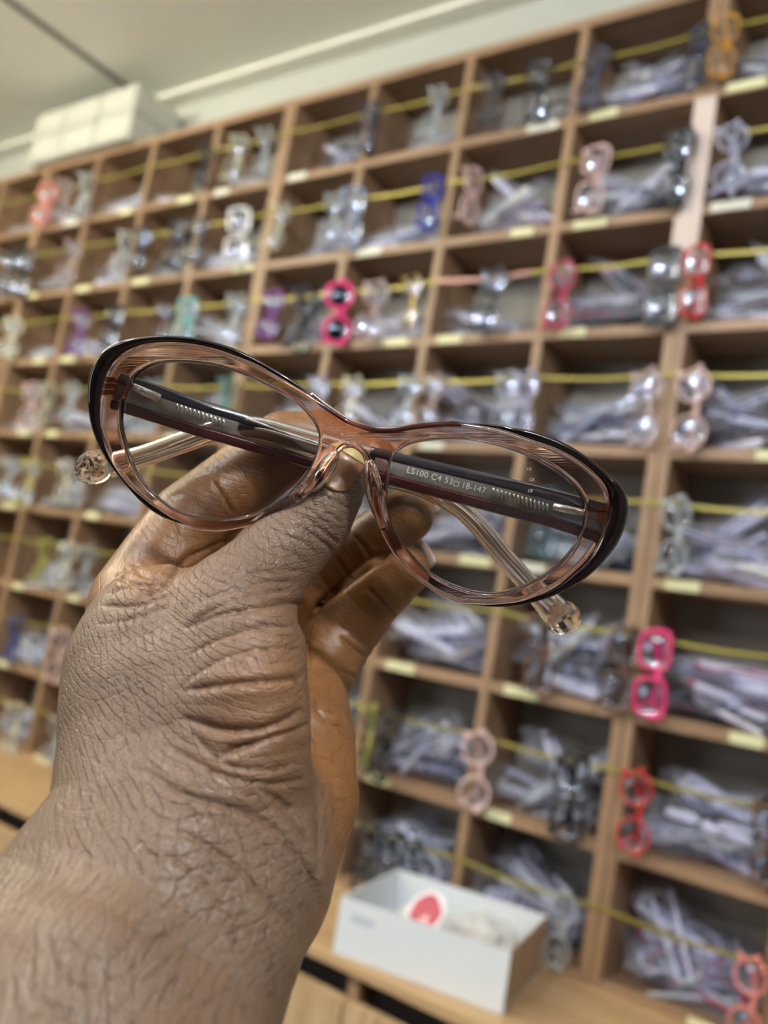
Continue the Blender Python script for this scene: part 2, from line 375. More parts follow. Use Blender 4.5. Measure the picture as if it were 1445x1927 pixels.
# (px, py_top, py_bottom, shape, colour, thick, yaw in degrees towards the right, extra)
HANG = [
 (1357, 45, 170, 'square', 'amber', .0030, 62, ''), (1312, 50, 172, 'cat', 'navy', .0034, 40, ''), (1112, 102, 222, 'cat', 'navy', .0036, 55, ''),
 (1010, 120, 236, 'square', 'black', .0034, 50, ''), (922, 150, 252, 'round', 'dark grey', .0026, 60, ''), (815, 182, 285, 'oval', 'clear', .0026, 62, ''),
 (690, 208, 303, 'rect', 'navy', .0038, 55, ''), (497, 245, 338, 'oval', 'clear', .0022, 70, ''), (443, 268, 358, 'square', 'cream', .0024, 62, ''),
 (382, 288, 374, 'rect', 'dark grey', .0030, 66, ''), (157, 348, 434, 'rect', 'white', .0036, 78, ''), (117, 356, 432, 'round', 'clear pink', .0030, 62, ''), (84, 352, 432, 'round', 'salmon pink', .0052, 45, ''),
 (1372, 238, 384, 'round', 'clear lilac', .0034, 60, ''), (1272, 255, 402, 'oval', 'black', .0050, 55, ''), (1113, 282, 414, 'square', 'pale pink', .0040, 40, ''),
 (884, 333, 444, 'rect', 'pale pink', .0050, 70, ''), (806, 348, 452, 'rect', 'royal blue', .0060, 55, ''), (662, 360, 474, 'square', 'clear blue', .0050, 60, ''), (620, 392, 482, 'round', 'clear', .0026, 60, ''),
 (524, 390, 468, 'oval', 'cream', .0018, 72, ''), (450, 388, 494, 'square', 'white', .0068, 48, ''), (372, 412, 506, 'oval', 'dark grey', .0028, 70, ''), (333, 414, 508, 'rect', 'black', .0050, 55, ''),
 (262, 440, 520, 'oval', 'black', .0040, 60, ''), (228, 450, 526, 'rect', 'white', .0040, 76, ''), (132, 456, 542, 'round', 'clear pink', .0028, 60, ''), (42, 478, 572, 'square', 'black', .0050, 52, ''), (12, 484, 566, 'round', 'dark grey', .0030, 56, ''),
 (1303, 482, 622, 'rect', 'red', .0048, 45, ''), (1246, 472, 622, 'square', 'dark grey', .0046, 42, ''), (1050, 502, 642, 'oval', 'magenta red', .0046, 45, ''),
 (918, 518, 654, 'round', 'dark grey', .0030, 50, ''), (766, 552, 660, 'rect', 'gold', .0010, 50, 'm'), (697, 550, 674, 'round', 'clear pink', .0046, 48, ''), (634, 548, 670, 'round', 'hot pink', .0075, 42, 'd'),
 (568, 556, 690, 'rect', 'dark grey', .0038, 66, ''), (508, 552, 645, 'round', 'purple', .0044, 48, ''), (442, 540, 645, 'round', 'clear', .0036, 60, ''),
 (352, 558, 632, 'square', 'teal', .0062, 58, ''), (308, 566, 634, 'round', 'brown', .0018, 60, ''), (212, 590, 660, 'rect', 'black', .0050, 55, ''), (147, 600, 690, 'oval', 'purple', .0030, 68, ''), (16, 622, 704, 'round', 'cream', .0046, 56, ''),
 (1300, 676, 842, 'round', 'pale pink', .0034, 30, ''), (1214, 674, 830, 'round', 'clear pink', .0034, 28, ''), (985, 702, 832, 'oval', 'clear lilac', .0034, 50, ''), (948, 704, 830, 'oval', 'clear', .0030, 56, ''),
 (810, 706, 812, 'oval', 'clear pink', .0030, 62, ''), (765, 708, 806, 'round', 'clear', .0028, 56, ''), (657, 716, 812, 'round', 'cream', .0024, 60, ''), (598, 712, 806, 'oval', 'clear lilac', .0032, 60, ''),
 (428, 702, 800, 'rect', 'teal', .0026, 66, ''), (290, 708, 800, 'oval', 'clear', .0026, 64, ''), (132, 718, 798, 'oval', 'clear', .0030, 64, ''), (88, 718, 798, 'rect', 'cream', .0040, 68, ''), (60, 714, 800, 'oval', 'pale pink', .0044, 66, ''),
 (1268, 932, 1086, 'oval', 'clear', .0036, 50, ''), (1018, 945, 1080, 'square', 'dark teal', .0046, 46, ''), (18, 846, 920, 'round', 'clear', .0030, 60, ''), (58, 852, 948, 'oval', 'yellow', .0028, 66, ''),
 (122, 872, 946, 'oval', 'cream', .0036, 70, ''), (150, 890, 960, 'round', 'clear', .0030, 66, ''), (84, 1004, 1090, 'rect', 'yellow', .0040, 66, ''), (126, 1010, 1102, 'oval', 'cream', .0040, 70, ''), (162, 1018, 1100, 'round', 'clear', .0026, 66, ''),
 (1226, 1172, 1342, 'square', 'hot pink', .0052, 26, ''), (1168, 1162, 1330, 'square', 'tortoise', .0048, 50, ''), (1015, 1160, 1318, 'square', 'brown', .0046, 50, ''),
 (28, 1155, 1246, 'rect', 'blue', .0040, 74, ''), (112, 1182, 1290, 'round', 'pale pink', .0044, 56, ''),
 (1192, 1440, 1606, 'round', 'red', .0040, 30, ''), (1070, 1420, 1588, 'square', 'black', .0050, 66, ''), (893, 1384, 1540, 'round', 'pale pink', .0050, 36, ''), (728, 1340, 1482, 'rect', 'black', .0036, 72, ''), (687, 1340, 1478, 'round', 'yellow', .0016, 50, 'm'),
 (1446, 1480, 1650, 'round', 'brown', .0030, 30, ''), (28, 1320, 1420, 'round', 'cream', .0030, 62, ''), (104, 1350, 1436, 'round', 'clear', .0028, 50, ''),
 (1408, 1784, 1935, 'round', 'salmon pink', .0034, 16, ''), (1054, 1648, 1800, 'oval', 'clear', .0034, 55, ''), (770, 1582, 1700, 'rect', 'dark grey', .0030, 62, ''), (690, 1568, 1650, 'rect', 'black', .0040, 50, ''), (728, 1572, 1680, 'square', 'black', .0044, 56, ''),
]
SHW = {'round': 'round', 'rect': 'rectangular', 'cat': 'cat-eye', 'oval': 'oval', 'square': 'square'}
rh = random.Random(9)
used = {}
hung = []
for (px, t0, b0, sh, c, th, yw, ex) in HANG:
    slope = -.13 if px > 1000 else (-.17 if px > 500 else -.21)
    pt = on_y(px-slope*(b0-t0)/2, t0, FY-.022); pb = on_y(px+slope*(b0-t0)/2, b0, FY-.022)
    ln = max(.115, min(.155, pt[2]-pb[2])); sc = ln/.138
    j = max(i for i in range(9) if ZS[i] > (pt[2]+pb[2])/2)
    zt = ZS[j]-.0785+.010                                        # hooked over the ribbon
    X = (pt[0]+pb[0])/2
    if c in ('black', 'navy', 'dark grey') : th *= 1.35
    g = eyeglasses(sh, c, th/sc, dark=(ex == 'd'), metal=(ex == 'm'))
    av_ = math.degrees(math.atan2(-X, FY)); a = math.radians(av_+(yw-50)*.5+(24 if (yw >= 66 and sh == 'rect') else 0)-4); rl = math.radians(rh.uniform(-5, 5))
    nz = Vector((math.sin(a), -math.cos(a), rh.uniform(-.05, .1))).normalized()
    ax = Vector((math.sin(rl)*math.cos(a), math.sin(rl)*math.sin(a), -math.cos(rl)))
    ax = (ax-nz*ax.dot(nz)).normalized(); ay = nz.cross(ax)
    loc = Vector((X, FY-.006-.018*sc*abs(math.sin(a))-.011*sc*abs(math.cos(a)), zt-.069*sc))
    Mx = Matrix((ax, ay, nz)).transposed().to_4x4(); g.matrix_world = Matrix.Translation(loc) @ Mx @ Matrix.Diagonal((sc, sc, sc, 1))
    mt = ' metal' if ex == 'm' else (' dark-lensed' if ex == 'd' else '')
    lab = f'{c} {SHW[sh]}{mt} eyeglasses hanging in the {ROWW[j]} row, {col_words(X)}'
    used.setdefault(lab, []).append((X, g)); hung.append(g)
    tag(g, lab, 'eyeglasses', 'eyeglasses hanging on the ribbons')
for lab, l in used.items():
    if len(l) > 1:
        l.sort(key=lambda a: a[0])
        for i, (x, g) in enumerate(l): g['label'] = lab.replace(' hanging', (' hanging leftmost' if i == 0 else ' hanging rightmost'))

# ------------------------------------------------------------------ bagged eyeglasses heaped in the pigeonholes
BAG = film('plastic_bag', (.86, .88, .97), .02, .05, top=.19)
SLEEVE = plain('foam_sleeve', (.80, .80, .97), .4, 0, .4); SLEEVES = [SLEEVE, plain('foam_sleeve_white', (.70, .71, .72), .4, 0, .4), plain('foam_sleeve_dark', (.05, .055, .075), .25, 0, .6), SLEEVE, plain('foam_sleeve_grey', (.50, .53, .62), .35, 0, .5), SLEEVE]
def bag_me(seed):
    r = random.Random(seed); bm = bmesh.new(); nx, ny = 15, 8; G = []
    for s in (1, -1):
        g = [[None]*(ny+1) for _ in range(nx+1)]
        for i in range(nx+1):
            for k in range(ny+1):
                u, v = i/nx*2-1, k/ny*2-1; edge = max(abs(u), abs(v))
                h = .011*max(0, (1-abs(u)**4))*max(0, 1-abs(v)**3)
                if edge > .999 and s == -1: g[i][k] = G[0][i][k]; continue
                j = (0 if edge > .999 else .006)
                g[i][k] = bm.verts.new((u*.084+r.uniform(-1, 1)*.002, v*.034+r.uniform(-1, 1)*.003, s*h+r.uniform(-1, 1)*j*.8))
        G.append(g)
        for i in range(nx):
            for k in range(ny):
                q = [g[i][k], g[i+1][k], g[i+1][k+1], g[i][k+1]]
                try: bm.faces.new(q if s > 0 else q[::-1])
                except ValueError: pass
    return bm_mesh(bm)
BAGS = [bag_me(100+i) for i in range(6)]
for b_ in BAGS: b_.materials.append(BAG)
def sleeve_me(ang, sgn):
    a = math.radians(ang); p0 = np.array((sgn*.062, .004, -.006)); d = np.array((-sgn*math.cos(a), -math.sin(a)*sgn, -.04*sgn)); e = p0+d*.125
    return tube_me([p0, p0+d*.01, p0+d*.06, e-d*.006, e], [.7, 1, 1, 1, .6], 8, flat=(.0032, .0066), up=(0, 0, 1))
ANG = [2, 8, 14, -7, 24, -12]
SLV = [(sleeve_me(a, 1), sleeve_me(-b, -1)) for a, b in zip(ANG, ANG[::-1])]
for i_, p_ in enumerate(SLV):
    for q_ in p_: q_.materials.append(SLEEVES[i_])
FRC = ['black', 'navy', 'dark grey', 'clear', 'brown', 'clear pink', 'clear lilac', 'magenta red', 'teal', 'white']
def proto_bag(i, c):
    t = empty('bagged_eyeglasses')
    link('frame_front', tinted(frame_front_me(['rect', 'round', 'square', 'cat'][i % 4], .0034), pm(c)), parent=t, smooth=True)
    link('temple_sleeve', SLV[i % 6][0], parent=t); link('temple_sleeve', SLV[i % 6][1], parent=t)
    link('plastic_bag', BAGS[i % 6], parent=t)
    return t
protos = {}
def place_bag(i, c, Mx, lab, grp):
    if (i, c) not in protos:
        t = proto_bag(i, c); protos[(i, c)] = t
    else:
        s = protos[(i, c)]; t = s.copy(); COL.objects.link(t)
        for ch in list(s.children):
            k = ch.copy(); COL.objects.link(k); k.parent = t
    t.matrix_world = Mx
    tag(t, lab, 'eyeglasses', grp)
rb = random.Random(21)
CELLC = {(2, 0): ['magenta red', 'dark grey', 'clear lilac'], (5, -1): ['magenta red', 'dark grey', 'clear lilac'], (7, -1): ['clear lilac', 'magenta red', 'clear'], (1, 1): ['clear pink', 'clear pink', 'clear'],
         (4, -1): ['clear lilac', 'clear pink', 'navy'], (3, 0): ['clear blue', 'dark grey', 'clear'], (4, 0): ['navy', 'teal', 'blue'], (5, 1): ['clear', 'clear pink', 'clear'], (0, 3): ['navy', 'dark grey', 'clear']}
nb = 0
for j in range(8):
    for k in range(-1, 9):
        if j == 0 and k == -1: n = 5
        elif k <= 1: n = 7
        elif k <= 3: n = 5
        elif k <= 6: n = 4
        else: n = 3
        if (j, k) in ((2, 1), (0, 1), (1, 5), (2, 5), (0, 2)): n = 3
        if (j, k) in ((0, 4), (0, 5)): n = 2
        if j >= 5 and k in (3, 4, 5): n = 2                      # mostly behind the arm
        if k == 8 and j > 1: continue
        if k == 7 and j > 4: continue
        xc = X0-(k+.5)*PITCH if k >= 0 else X0+.5*PITCH
        pal = CELLC.get((j, k)) or rb.sample(['black', 'navy', 'dark grey', 'clear', 'clear lilac', 'clear', 'brown', 'white'], 3)
        if k > 3 and (j, k) not in CELLC: pal = ['clear', rb.choice(['white', 'clear', 'clear lilac']), rb.choice(['dark grey', 'clear'])]
        cw = col_words(xc)
        grp = f'bagged eyeglasses in the {ROWW[j]} row, {cw}'
        for q in range(n):
            lay = q//2; two = q % 2
            x = xc+(rb.uniform(-.034, .034)); y = FY+(.040 if two else .098)+rb.uniform(-.006, .006)
            z = ZS[j+1]+.009+.020+lay*.021+rb.uniform(0, .004)
            ty = rb.uniform(-.30, .30)*(1 if lay else .35); rz = rb.uniform(-.55, .55)
            if lay >= 1 and rb.random() < .45: ty = rb.choice([-1, 1])*rb.uniform(.35, .8); z += .006
            z += abs(ty)*.02
            Rm = Matrix.Rotation(rz, 4, 'Z') @ Matrix.Rotation(ty, 4, 'Y') @ Matrix.Rotation(rb.uniform(.15, .8), 4, 'X') @ Matrix.Rotation(rb.choice([0, math.pi]), 4, 'Z')
            hx, hy, hz = [sum(abs(Rm[a][b_])*h for b_, h in enumerate((.080, .032, .008))) for a in range(3)]
            lim = max(0, .1075-hx); x = max(xc-lim, min(xc+lim, x)); y = max(FY+min(.069, hy-.006), min(FY+max(.069, .136-hy), y))
            z = max(z, ZS[j+1]+.010+hz); z = min(z, max(ZS[j+1]+.010+hz, ZS[j]-.010-hz))
            Mx = Matrix.Translation((x, y, z)) @ Rm
            place_bag(rb.randrange(6), pal[q % 3], Mx, f'plastic-bagged eyeglasses heaped in the {ROWW[j]} row, {cw}', grp); nb += 1
print('bagged', nb, 'hung', len(hung))

# ------------------------------------------------------------------ cartons on top of the shelves
zt = ZS[0]+.0093
for r_ in range(2):
    for c_ in range(3):
        t = empty('carton', (-2.40+.155*c_+.0775, 1.275, zt+r_*.0785))
        tag(t, f'white carton, {["lower", "upper"][r_]} row, {["left end", "middle", "right end"][c_]} of the stack on the shelf top', 'box', 'white cartons on top of the shelves')
        link('box_body', box_me(-.0752, .0752, 0, .155, 0, .0783, bevel=.0075), CARDW, t)
        link('front_flap', box_me(-.066, .066, -.0022, 0, .008, .069, bevel=.0010), CARDW, t)
# open white box on the worktop
bx = empty('open_box', (-.713, 1.049, TZ)); bx.rotation_euler = (0, 0, math.radians(9.6))
tag(bx, 'open white cardboard box holding bagged parts on the oak worktop', 'box')
Wd, Dp, Ht, T = .248, .196, .076, .0022
bm = bmesh.new()
add_box(bm, 0, Wd, 0, Dp, 0, T); add_box(bm, 0, Wd, 0, T, T, Ht); add_box(bm, 0, Wd, Dp-T, Dp, T, Ht); add_box(bm, 0, T, T, Dp-T, T, Ht)
link('box_body', bm_mesh(bm), CARD, bx)
link('brown_side', box_me(Wd-T, Wd, T, Dp-T, T, Ht), CARDB, bx)['label'] = 'plain brown cardboard side'
link('print_mark', box_me(.02, .055, -.0003, 0, .048, .058), plain('faint_print', (.55, .60, .68), .6), bx)
# crumpled bags and the pink round sticker pack in the box
WBAG = film('white_bag', (.92, .93, .93), .42, .2)
def crumple(seed, a, b, c, sub=3, amp=.25):
    r = random.Random(seed); bm = bmesh.new(); bmesh.ops.create_icosphere(bm, subdivisions=sub, radius=1)
    for v in bm.verts:
        s = 1+amp*(r.random()-.5)+.12*math.sin(v.co.x*7+seed)*math.cos(v.co.y*6); v.co = Vector((v.co.x*a, v.co.y*b, v.co.z*c))*s
    return bm_mesh(bm)
R9 = Matrix.Rotation(math.radians(9.6), 3, 'Z')
def inbox(x, y, z): return Vector((-.713, 1.049, TZ))+R9 @ Vector((x, y, z))
for i, (x, y, z, a, b, c, lab) in enumerate(((.075, .10, .031, .035, .06, .027, 'crumpled clear bag at the left inside the open white box'), (.175, .10, .040, .055, .065, .036, 'crumpled clear bag at the right inside the open white box'))):
    o = link('plastic_bag', crumple(i+5, a, b, c), WBAG); o.location = inbox(x, y, z); tag(o, lab, 'bag')
    o2 = link('contents', crumple(i+9, a*.6, b*.6, c*.6, 2), plain('tan_parts', (.60, .48, .36), .5), o)
pk = empty('pink_pack'); n_ = Vector((-.15, -.75, .62)).normalized(); q_ = n_.to_track_quat('Z', 'Y')
pk.location = inbox(.118, .024, .083); pk.rotation_euler = q_.to_euler(); tag(pk, 'round pink and white pack leaning in the open white box', 'pack')
def disc(r0, z0, z1, n=40, wob=0, seed=1):
    r = random.Random(seed); V = []; F = []
    for z in (z0, z1):
        for k in range(n):
            a = 2*math.pi*k/n; rr = r0*(1+wob*math.sin(3*a+seed)+wob*.5*math.sin(5*a)); V.append((rr*math.cos(a), rr*math.sin(a), z))
    F.append(tuple(range(n-1, -1, -1))); F.append(tuple(range(n, 2*n)))
    for k in range(n): F.append((k, (k+1) % n, n+(k+1) % n, n+k))
    return mesh(V, F)
link('pack_body', disc(.031, -.006, 0), plain('white_plastic', (.85, .84, .90), .3), pk)
link('pink_face', disc(.0245, 0, .0012, wob=.05, seed=2), plain('pink_print', (.42, .004, .06), .4, 0, .1), pk)
link('white_patch', disc(.006, .0012, .0018, wob=.2, seed=4), plain('pale_print', (.85, .45, .5), .4), pk).location = (.006, -.010, 0)

# ------------------------------------------------------------------ the lifted eyeglasses (hero)
ZF = .2135
def hp(px, py, z=ZF): return at(px, py, z)
O_L = [(155,745),(157,714),(164,689),(179,664),(198.5,647),(223,637),(254,631),(296,628),(338,630),(379,636),(431,651),(473,670),(516,694),(556,719),(587,743),(618,768),(649,788.5),(676,800)]
O_T = [(705,807.5),(726,809.5),(747,807.5),(778,802),(809,798.5),(840,796.5),(866,795),(908,796),(950,800)]
O_R = [(962,803),(1003,810),(1045,823.6),(1086,844),(1128,873),(1159,898),(1179.5,919),(1187.8,940),(1189,963),(1184,987.6),(1171,1019),(1150,1048),(1119,1079),(1086,1102),(1049,1120.5),(1013,1133),(972,1141),(930,1143),(887,1138),(862,1132)]
O_R2 = [(825,1115),(800,1098),(783,1084),(754,1057),(735,1030),(716.6,992.5),(706,957),(701,922),(697,890),(694,872),(688,857),(677,845),(664,838),(650,838),(636,848),(622,866),(610,884),(598,903),(580.6,926),(553.6,949),(524.6,967),(493,981),(452,991.5),(410,997.5),(380,996)]
O_L2 = [(358,992),(317,979.5),(286,965),(254.6,940),(229.7,913),(209,888),(186,855),(169.4,820),(161,793),(157,768)]
H_L = [(220,755),(224.5,743),(234,722),(246,703),(263,690),(288,680),(317,676),(358,677.5),(400,683),(435,693),(483,713),(524.5,734.5),(553.6,753),(576.5,774),(593,795),(602.5,817.6),(601.5,838),(593,865),(578.5,892),(553.6,921.5),(524.5,944),(493.5,961),(462,972),(421,978.5),(390,977),(358,972),(327,961),(306.5,948.5),(275,921.5),(254.6,896.5),(240,869.5),(229.7,838),(221.4,807),(219.3,780)]
H_R = [(731,876),(737,864),(748,847),(768.5,834.7),(793.4,828.5),(835,824),(876.5,825),(918,831.6),(959.5,842),(1003,858),(1036,874.5),(1065,894),(1086,913),(1100.6,933.6),(1108,952),(1107,973),(1100.6,1000),(1086,1027),(1065,1054),(1038,1077),(1003,1097.6),(961.5,1112),(930,1118),(897,1115),(866,1106.7),(835,1094),(808,1077.6),(787,1059),(762,1030),(743.6,1003),(733,978),(727,947),(727,915.7),(729,897)]
B_L = [(365,992),(317,969),(275,942),(240,912),(213,878),(196,846.7),(186,809),(183,776),(186,739),(192,714),(200.6,693),(219,670),(246,654.6),(275,646.5),(317,644.5),(358,648),(400,657),(441.5,671),(483,688),(516,707),(545,724),(576.5,742),(600,757)]
B_R = [(855,795.4),(908,804),(949,812),(1003,830),(1044.6,844),(1086,865),(1117,888),(1140,913),(1148,940),(1146,967),(1136,1000),(1121,1029),(1100.6,1056),(1073.6,1081),(1044.6,1104),(1009,1120),(972,1131),(920,1135),(880,1133)]
CHAMP = plain('champagne_acetate', (.85, .61, .54), .04, 0, 0, 1, 1.0, 1.42)
LAM, N_, L_, b_ = new_mat('burgundy_black_laminate')
b_.inputs['Base Color'].default_value = (.010, .003, .004, 1); b_.inputs['Roughness'].default_value = .10; b_.inputs['Specular IOR Level'].default_value = .5
_at = N_.new('ShaderNodeAttribute'); _at.attribute_name = 'edge'; _mx = N_.new('ShaderNodeMix'); _mx.data_type = 'RGBA'
_mx.inputs[6].default_value = (.006, .002, .003, 1); _mx.inputs[7].default_value = (.07, .006, .008, 1); L_.new(_at.outputs['Fac'], _mx.inputs[0]); L_.new(_mx.outputs[2], b_.inputs['Base Color'])
TRL = plain('burgundy_acetate', (.32, .05, .05), .05, 0, .3, 1, .85, 1.45)
LENS = lens_mat('clear_lens', (.965, .97, .965), (.8, .78, 1.0), 1.1, .01)

root = empty('held_eyeglasses', tuple(hp(690, 860)))
tag(root, 'clear champagne cat-eye eyeglasses with dark burgundy outer edge held by the hand', 'eyeglasses')
BASE = Matrix(((RT[0], UP[0], -FW[0]), (RT[1], UP[1], -FW[1]), (RT[2], UP[2], -FW[2])))   # x right, y up, z to the viewer
RM = Matrix.Translation(root.location) @ BASE.to_4x4(); root.matrix_world = RM; RI = np.array(RM.inverted())
def loc(p): p = np.array([*p, 1.0]); return (RI @ p)[:3]
def lp(px, py, z=ZF): return loc(at(px, py, z))
def zbow(x): return -.0045*((x)/.07)**2                            # slight wrap of the front away from the viewer
def front_curve(name, polys, depth, bevel, mat, zc=0, res=3):
    cu = bpy.data.curves.new(name, 'CURVE'); cu.dimensions = '2D'; cu.fill_mode = 'BOTH'; cu.extrude = depth/2-bevel; cu.bevel_depth = bevel; cu.bevel_resolution = res
    for P_ in polys:
        pts = [lp(*q) for q in P_]
        sp = cu.splines.new('POLY'); sp.points.add(len(pts)-1); sp.use_cyclic_u = True
        for i, q in enumerate(pts): sp.points[i].co = (q[0], q[1], 0, 1)
    o = bpy.data.objects.new('tmp', cu); COL.objects.link(o)
    dg = bpy.context.evaluated_depsgraph_get(); me = bpy.data.meshes.new_from_object(o.evaluated_get(dg)); bpy.data.objects.remove(o)
    bm = bmesh.new(); bm.from_mesh(me); bmesh.ops.remove_doubles(bm, verts=bm.verts, dist=1e-5)
    for v in bm.verts: v.co.z += zc+zbow(v.co.x)
    bmesh.ops.recalc_face_normals(bm, faces=bm.faces)
    bm.to_mesh(me); bm.free(); me.materials.clear(); me.materials.append(mat)
    return link(name, me, parent=root)
def shrink(P_, d):
    """move a closed polyline inwards (d>0) by d px"""
    P_ = [np.array(p, float) for p in P_]; A = sum(P_[i-1][0]*P_[i][1]-P_[i][0]*P_[i-1][1] for i in range(len(P_)))
    s = 1 if A > 0 else -1; out = []
    for i in range(len(P_)):
        t = P_[(i+1) % len(P_)]-P_[i-1]; t /= np.linalg.norm(t)+1e-9; out.append(P_[i]+s*d*np.array([-t[1], t[0]]))
    return out
BV = .0008*FPX/ZF
hl = shrink(cat_rom(H_L, 4, True), -5); hr = shrink(cat_rom(H_R, 4, True), -5)
# outline of the clear acetate: its visible edge where there is laminate, the true outer edge elsewhere
co = cat_rom(B_L+[(618,768),(649,788.5),(676,800)]+O_T[:6]+B_R+[(862,1131)]+O_R2, 4, True)
front = front_curve('frame_front', [shrink(co, 5), hl, hr], .0042, .0010, CHAMP)
def resample(P_, n):
    P_ = np.array(P_); d = np.r_[0, np.cumsum(np.linalg.norm(np.diff(P_, axis=0), axis=1))]; t = np.linspace(0, d[-1], n)
    return np.stack([np.interp(t, d, P_[:, 0]), np.interp(t, d, P_[:, 1])], -1)
def laminate(outer, inner, label):
    n = 120; m = 16; A = resample(cat_rom(outer, 6), n)
    # pair each outer point with the nearest inner one, kept in order
    Bd = resample(cat_rom(inner, 6), 600); idx = [int(np.argmin(((Bd-a)**2).sum(1))) for a in A]; idx = np.maximum.accumulate(idx).astype(float)
    idx[0] = 0; idx[-1] = 599; k5 = np.ones(9)/9; idx = np.convolve(np.r_[[idx[0]]*4, idx, [idx[-1]]*4], k5, 'valid'); B = Bd[np.clip(np.round(idx).astype(int), 0, 599)]
    V = []; F = []; att = []
    for a, b in zip(A, B):
        a3 = lp(*a); b3 = lp(*b); w = np.linalg.norm(a3-b3); zc = zbow(a3[0]); H = min(.0034, .0012+w*.6)*min(1, w/.0022+.02)
        for k in range(m):
            q = 2*math.pi*k/m; c = math.cos(q); sn = math.sin(q)
            p = b3+(a3-b3)*(.5+.5*(abs(c)**.8)*(1 if c > 0 else -1)); z = (abs(sn)**.75)*(H if sn > 0 else -H*1.15)
            V.append((p[0], p[1], zc+z-.0004)); att.append(max(0, min(1, (-c-.72)/.25)))
    for i in range(n-1):
        for k in range(m): F.append((i*m+k, i*m+(k+1) % m, (i+1)*m+(k+1) % m, (i+1)*m+k))
    F.append(tuple(range(m))); F.append(tuple((n-1)*m+k for k in range(m-1, -1, -1)))
    me = mesh(V, F); bm = bmesh.new(); bm.from_mesh(me); bmesh.ops.recalc_face_normals(bm, faces=bm.faces); bm.to_mesh(me); bm.free()
    ae = me.attributes.new('edge', 'FLOAT', 'POINT'); ae.data.foreach_set('value', att)
    o = link('outer_laminate', me, LAM, root, True); o['label'] = label; return o
laminate([(372,995)]+O_L2+O_L[:16], [(372,994)]+B_L[1:-1]+[(618,768)], 'black-burgundy outer edge')
laminate([(850,796)]+O_T[7:]+O_R, [(850,796)]+B_R[1:-1]+[(862,1131.5)], 'black-burgundy outer edge')
def strip(name, P_, r, mat, dz, par=root):
    pts = [lp(*q) for q in cat_rom(P_, 4)]
    for p_ in pts: p_[2] = dz+zbow(p_[0])
    return link(name, tube_me(pts, r, 8, up=(0, 0, 1)), mat, par, True)
strip('top_tint', [(585,742.5),(618,768.5),(649,789.5),(676,801.5),(705,809),(747,809),(790,803),(840,799),(866,798)], .0008, TRL, .0004)['label'] = 'burgundy tinted top edge of the bridge'
# lenses with pale grooved edge
EDGE = plain('lens_edge', (.75, .72, .80), .15, .3)
for H_ in (H_L, H_R):
    P_ = cat_rom(H_, 4, True); V = []; F = []; n = len(P_)
    c = sum(P_)/n; cl = lp(*c)
    lev = (1.0, .75, .5, .25)
    for s, dz in ((1, .0), (-1, -.0018)):
        for f in lev:
            for q in P_:
                l_ = lp(*(c+(q-c)*f)); rr = (l_[0]-cl[0])**2+(l_[1]-cl[1])**2
                V.append((l_[0], l_[1], dz+zbow(l_[0])+(.0006-rr/(2*.5))))
        V.append((cl[0], cl[1], dz+zbow(cl[0])+.0006))
    B = len(lev)*n+1
    for s in (0, 1):
        for i in range(len(lev)-1):
            for k in range(n): F.append((s*B+i*n+k, s*B+i*n+(k+1) % n, s*B+(i+1)*n+(k+1) % n, s*B+(i+1)*n+k))
        for k in range(n): F.append((s*B+(len(lev)-1)*n+k, s*B+(len(lev)-1)*n+(k+1) % n, s*B+len(lev)*n))
    ln_ = link('lens', mesh(V, F), LENS, root, True)
    pts = [lp(*q) for q in P_]+[lp(*P_[0])]
    for p_ in pts: p_[2] = zbow(p_[0])+.0010
    link('lens_groove', tube_me(pts, .00028, 6, caps=False), EDGE, ln_, True)
    if H_ is H_R: lens_right = ln_
# bridge nose pads: thickened clear ridges beside the nose arch
NP = [(634,850,.2125),(622,868,.2130),(606,893,.2140),(588,916,.2155),(565,938,.2165)]
NQ = [(694,866,.2125),(699,890,.2130),(705,925,.2140),(712,960,.2155),(722,995,.2165)]
for P_ in (NP, NQ):
    pts = cat_rom([lp(*q) for q in P_], 5)
    link('nose_pad', tube_me(pts, [.0006+.0016*math.sin(math.pi*(i+1)/(len(pts)+1)) for i in range(len(pts))], 12, flat=(1, 1.4)), CHAMP, root, True)
strip('arch_edge', [(634,850),(641,843),(650,838.5),(664,837.5),(677,844),(688,856),(694,870)], .0008, CHAMP, .0006)

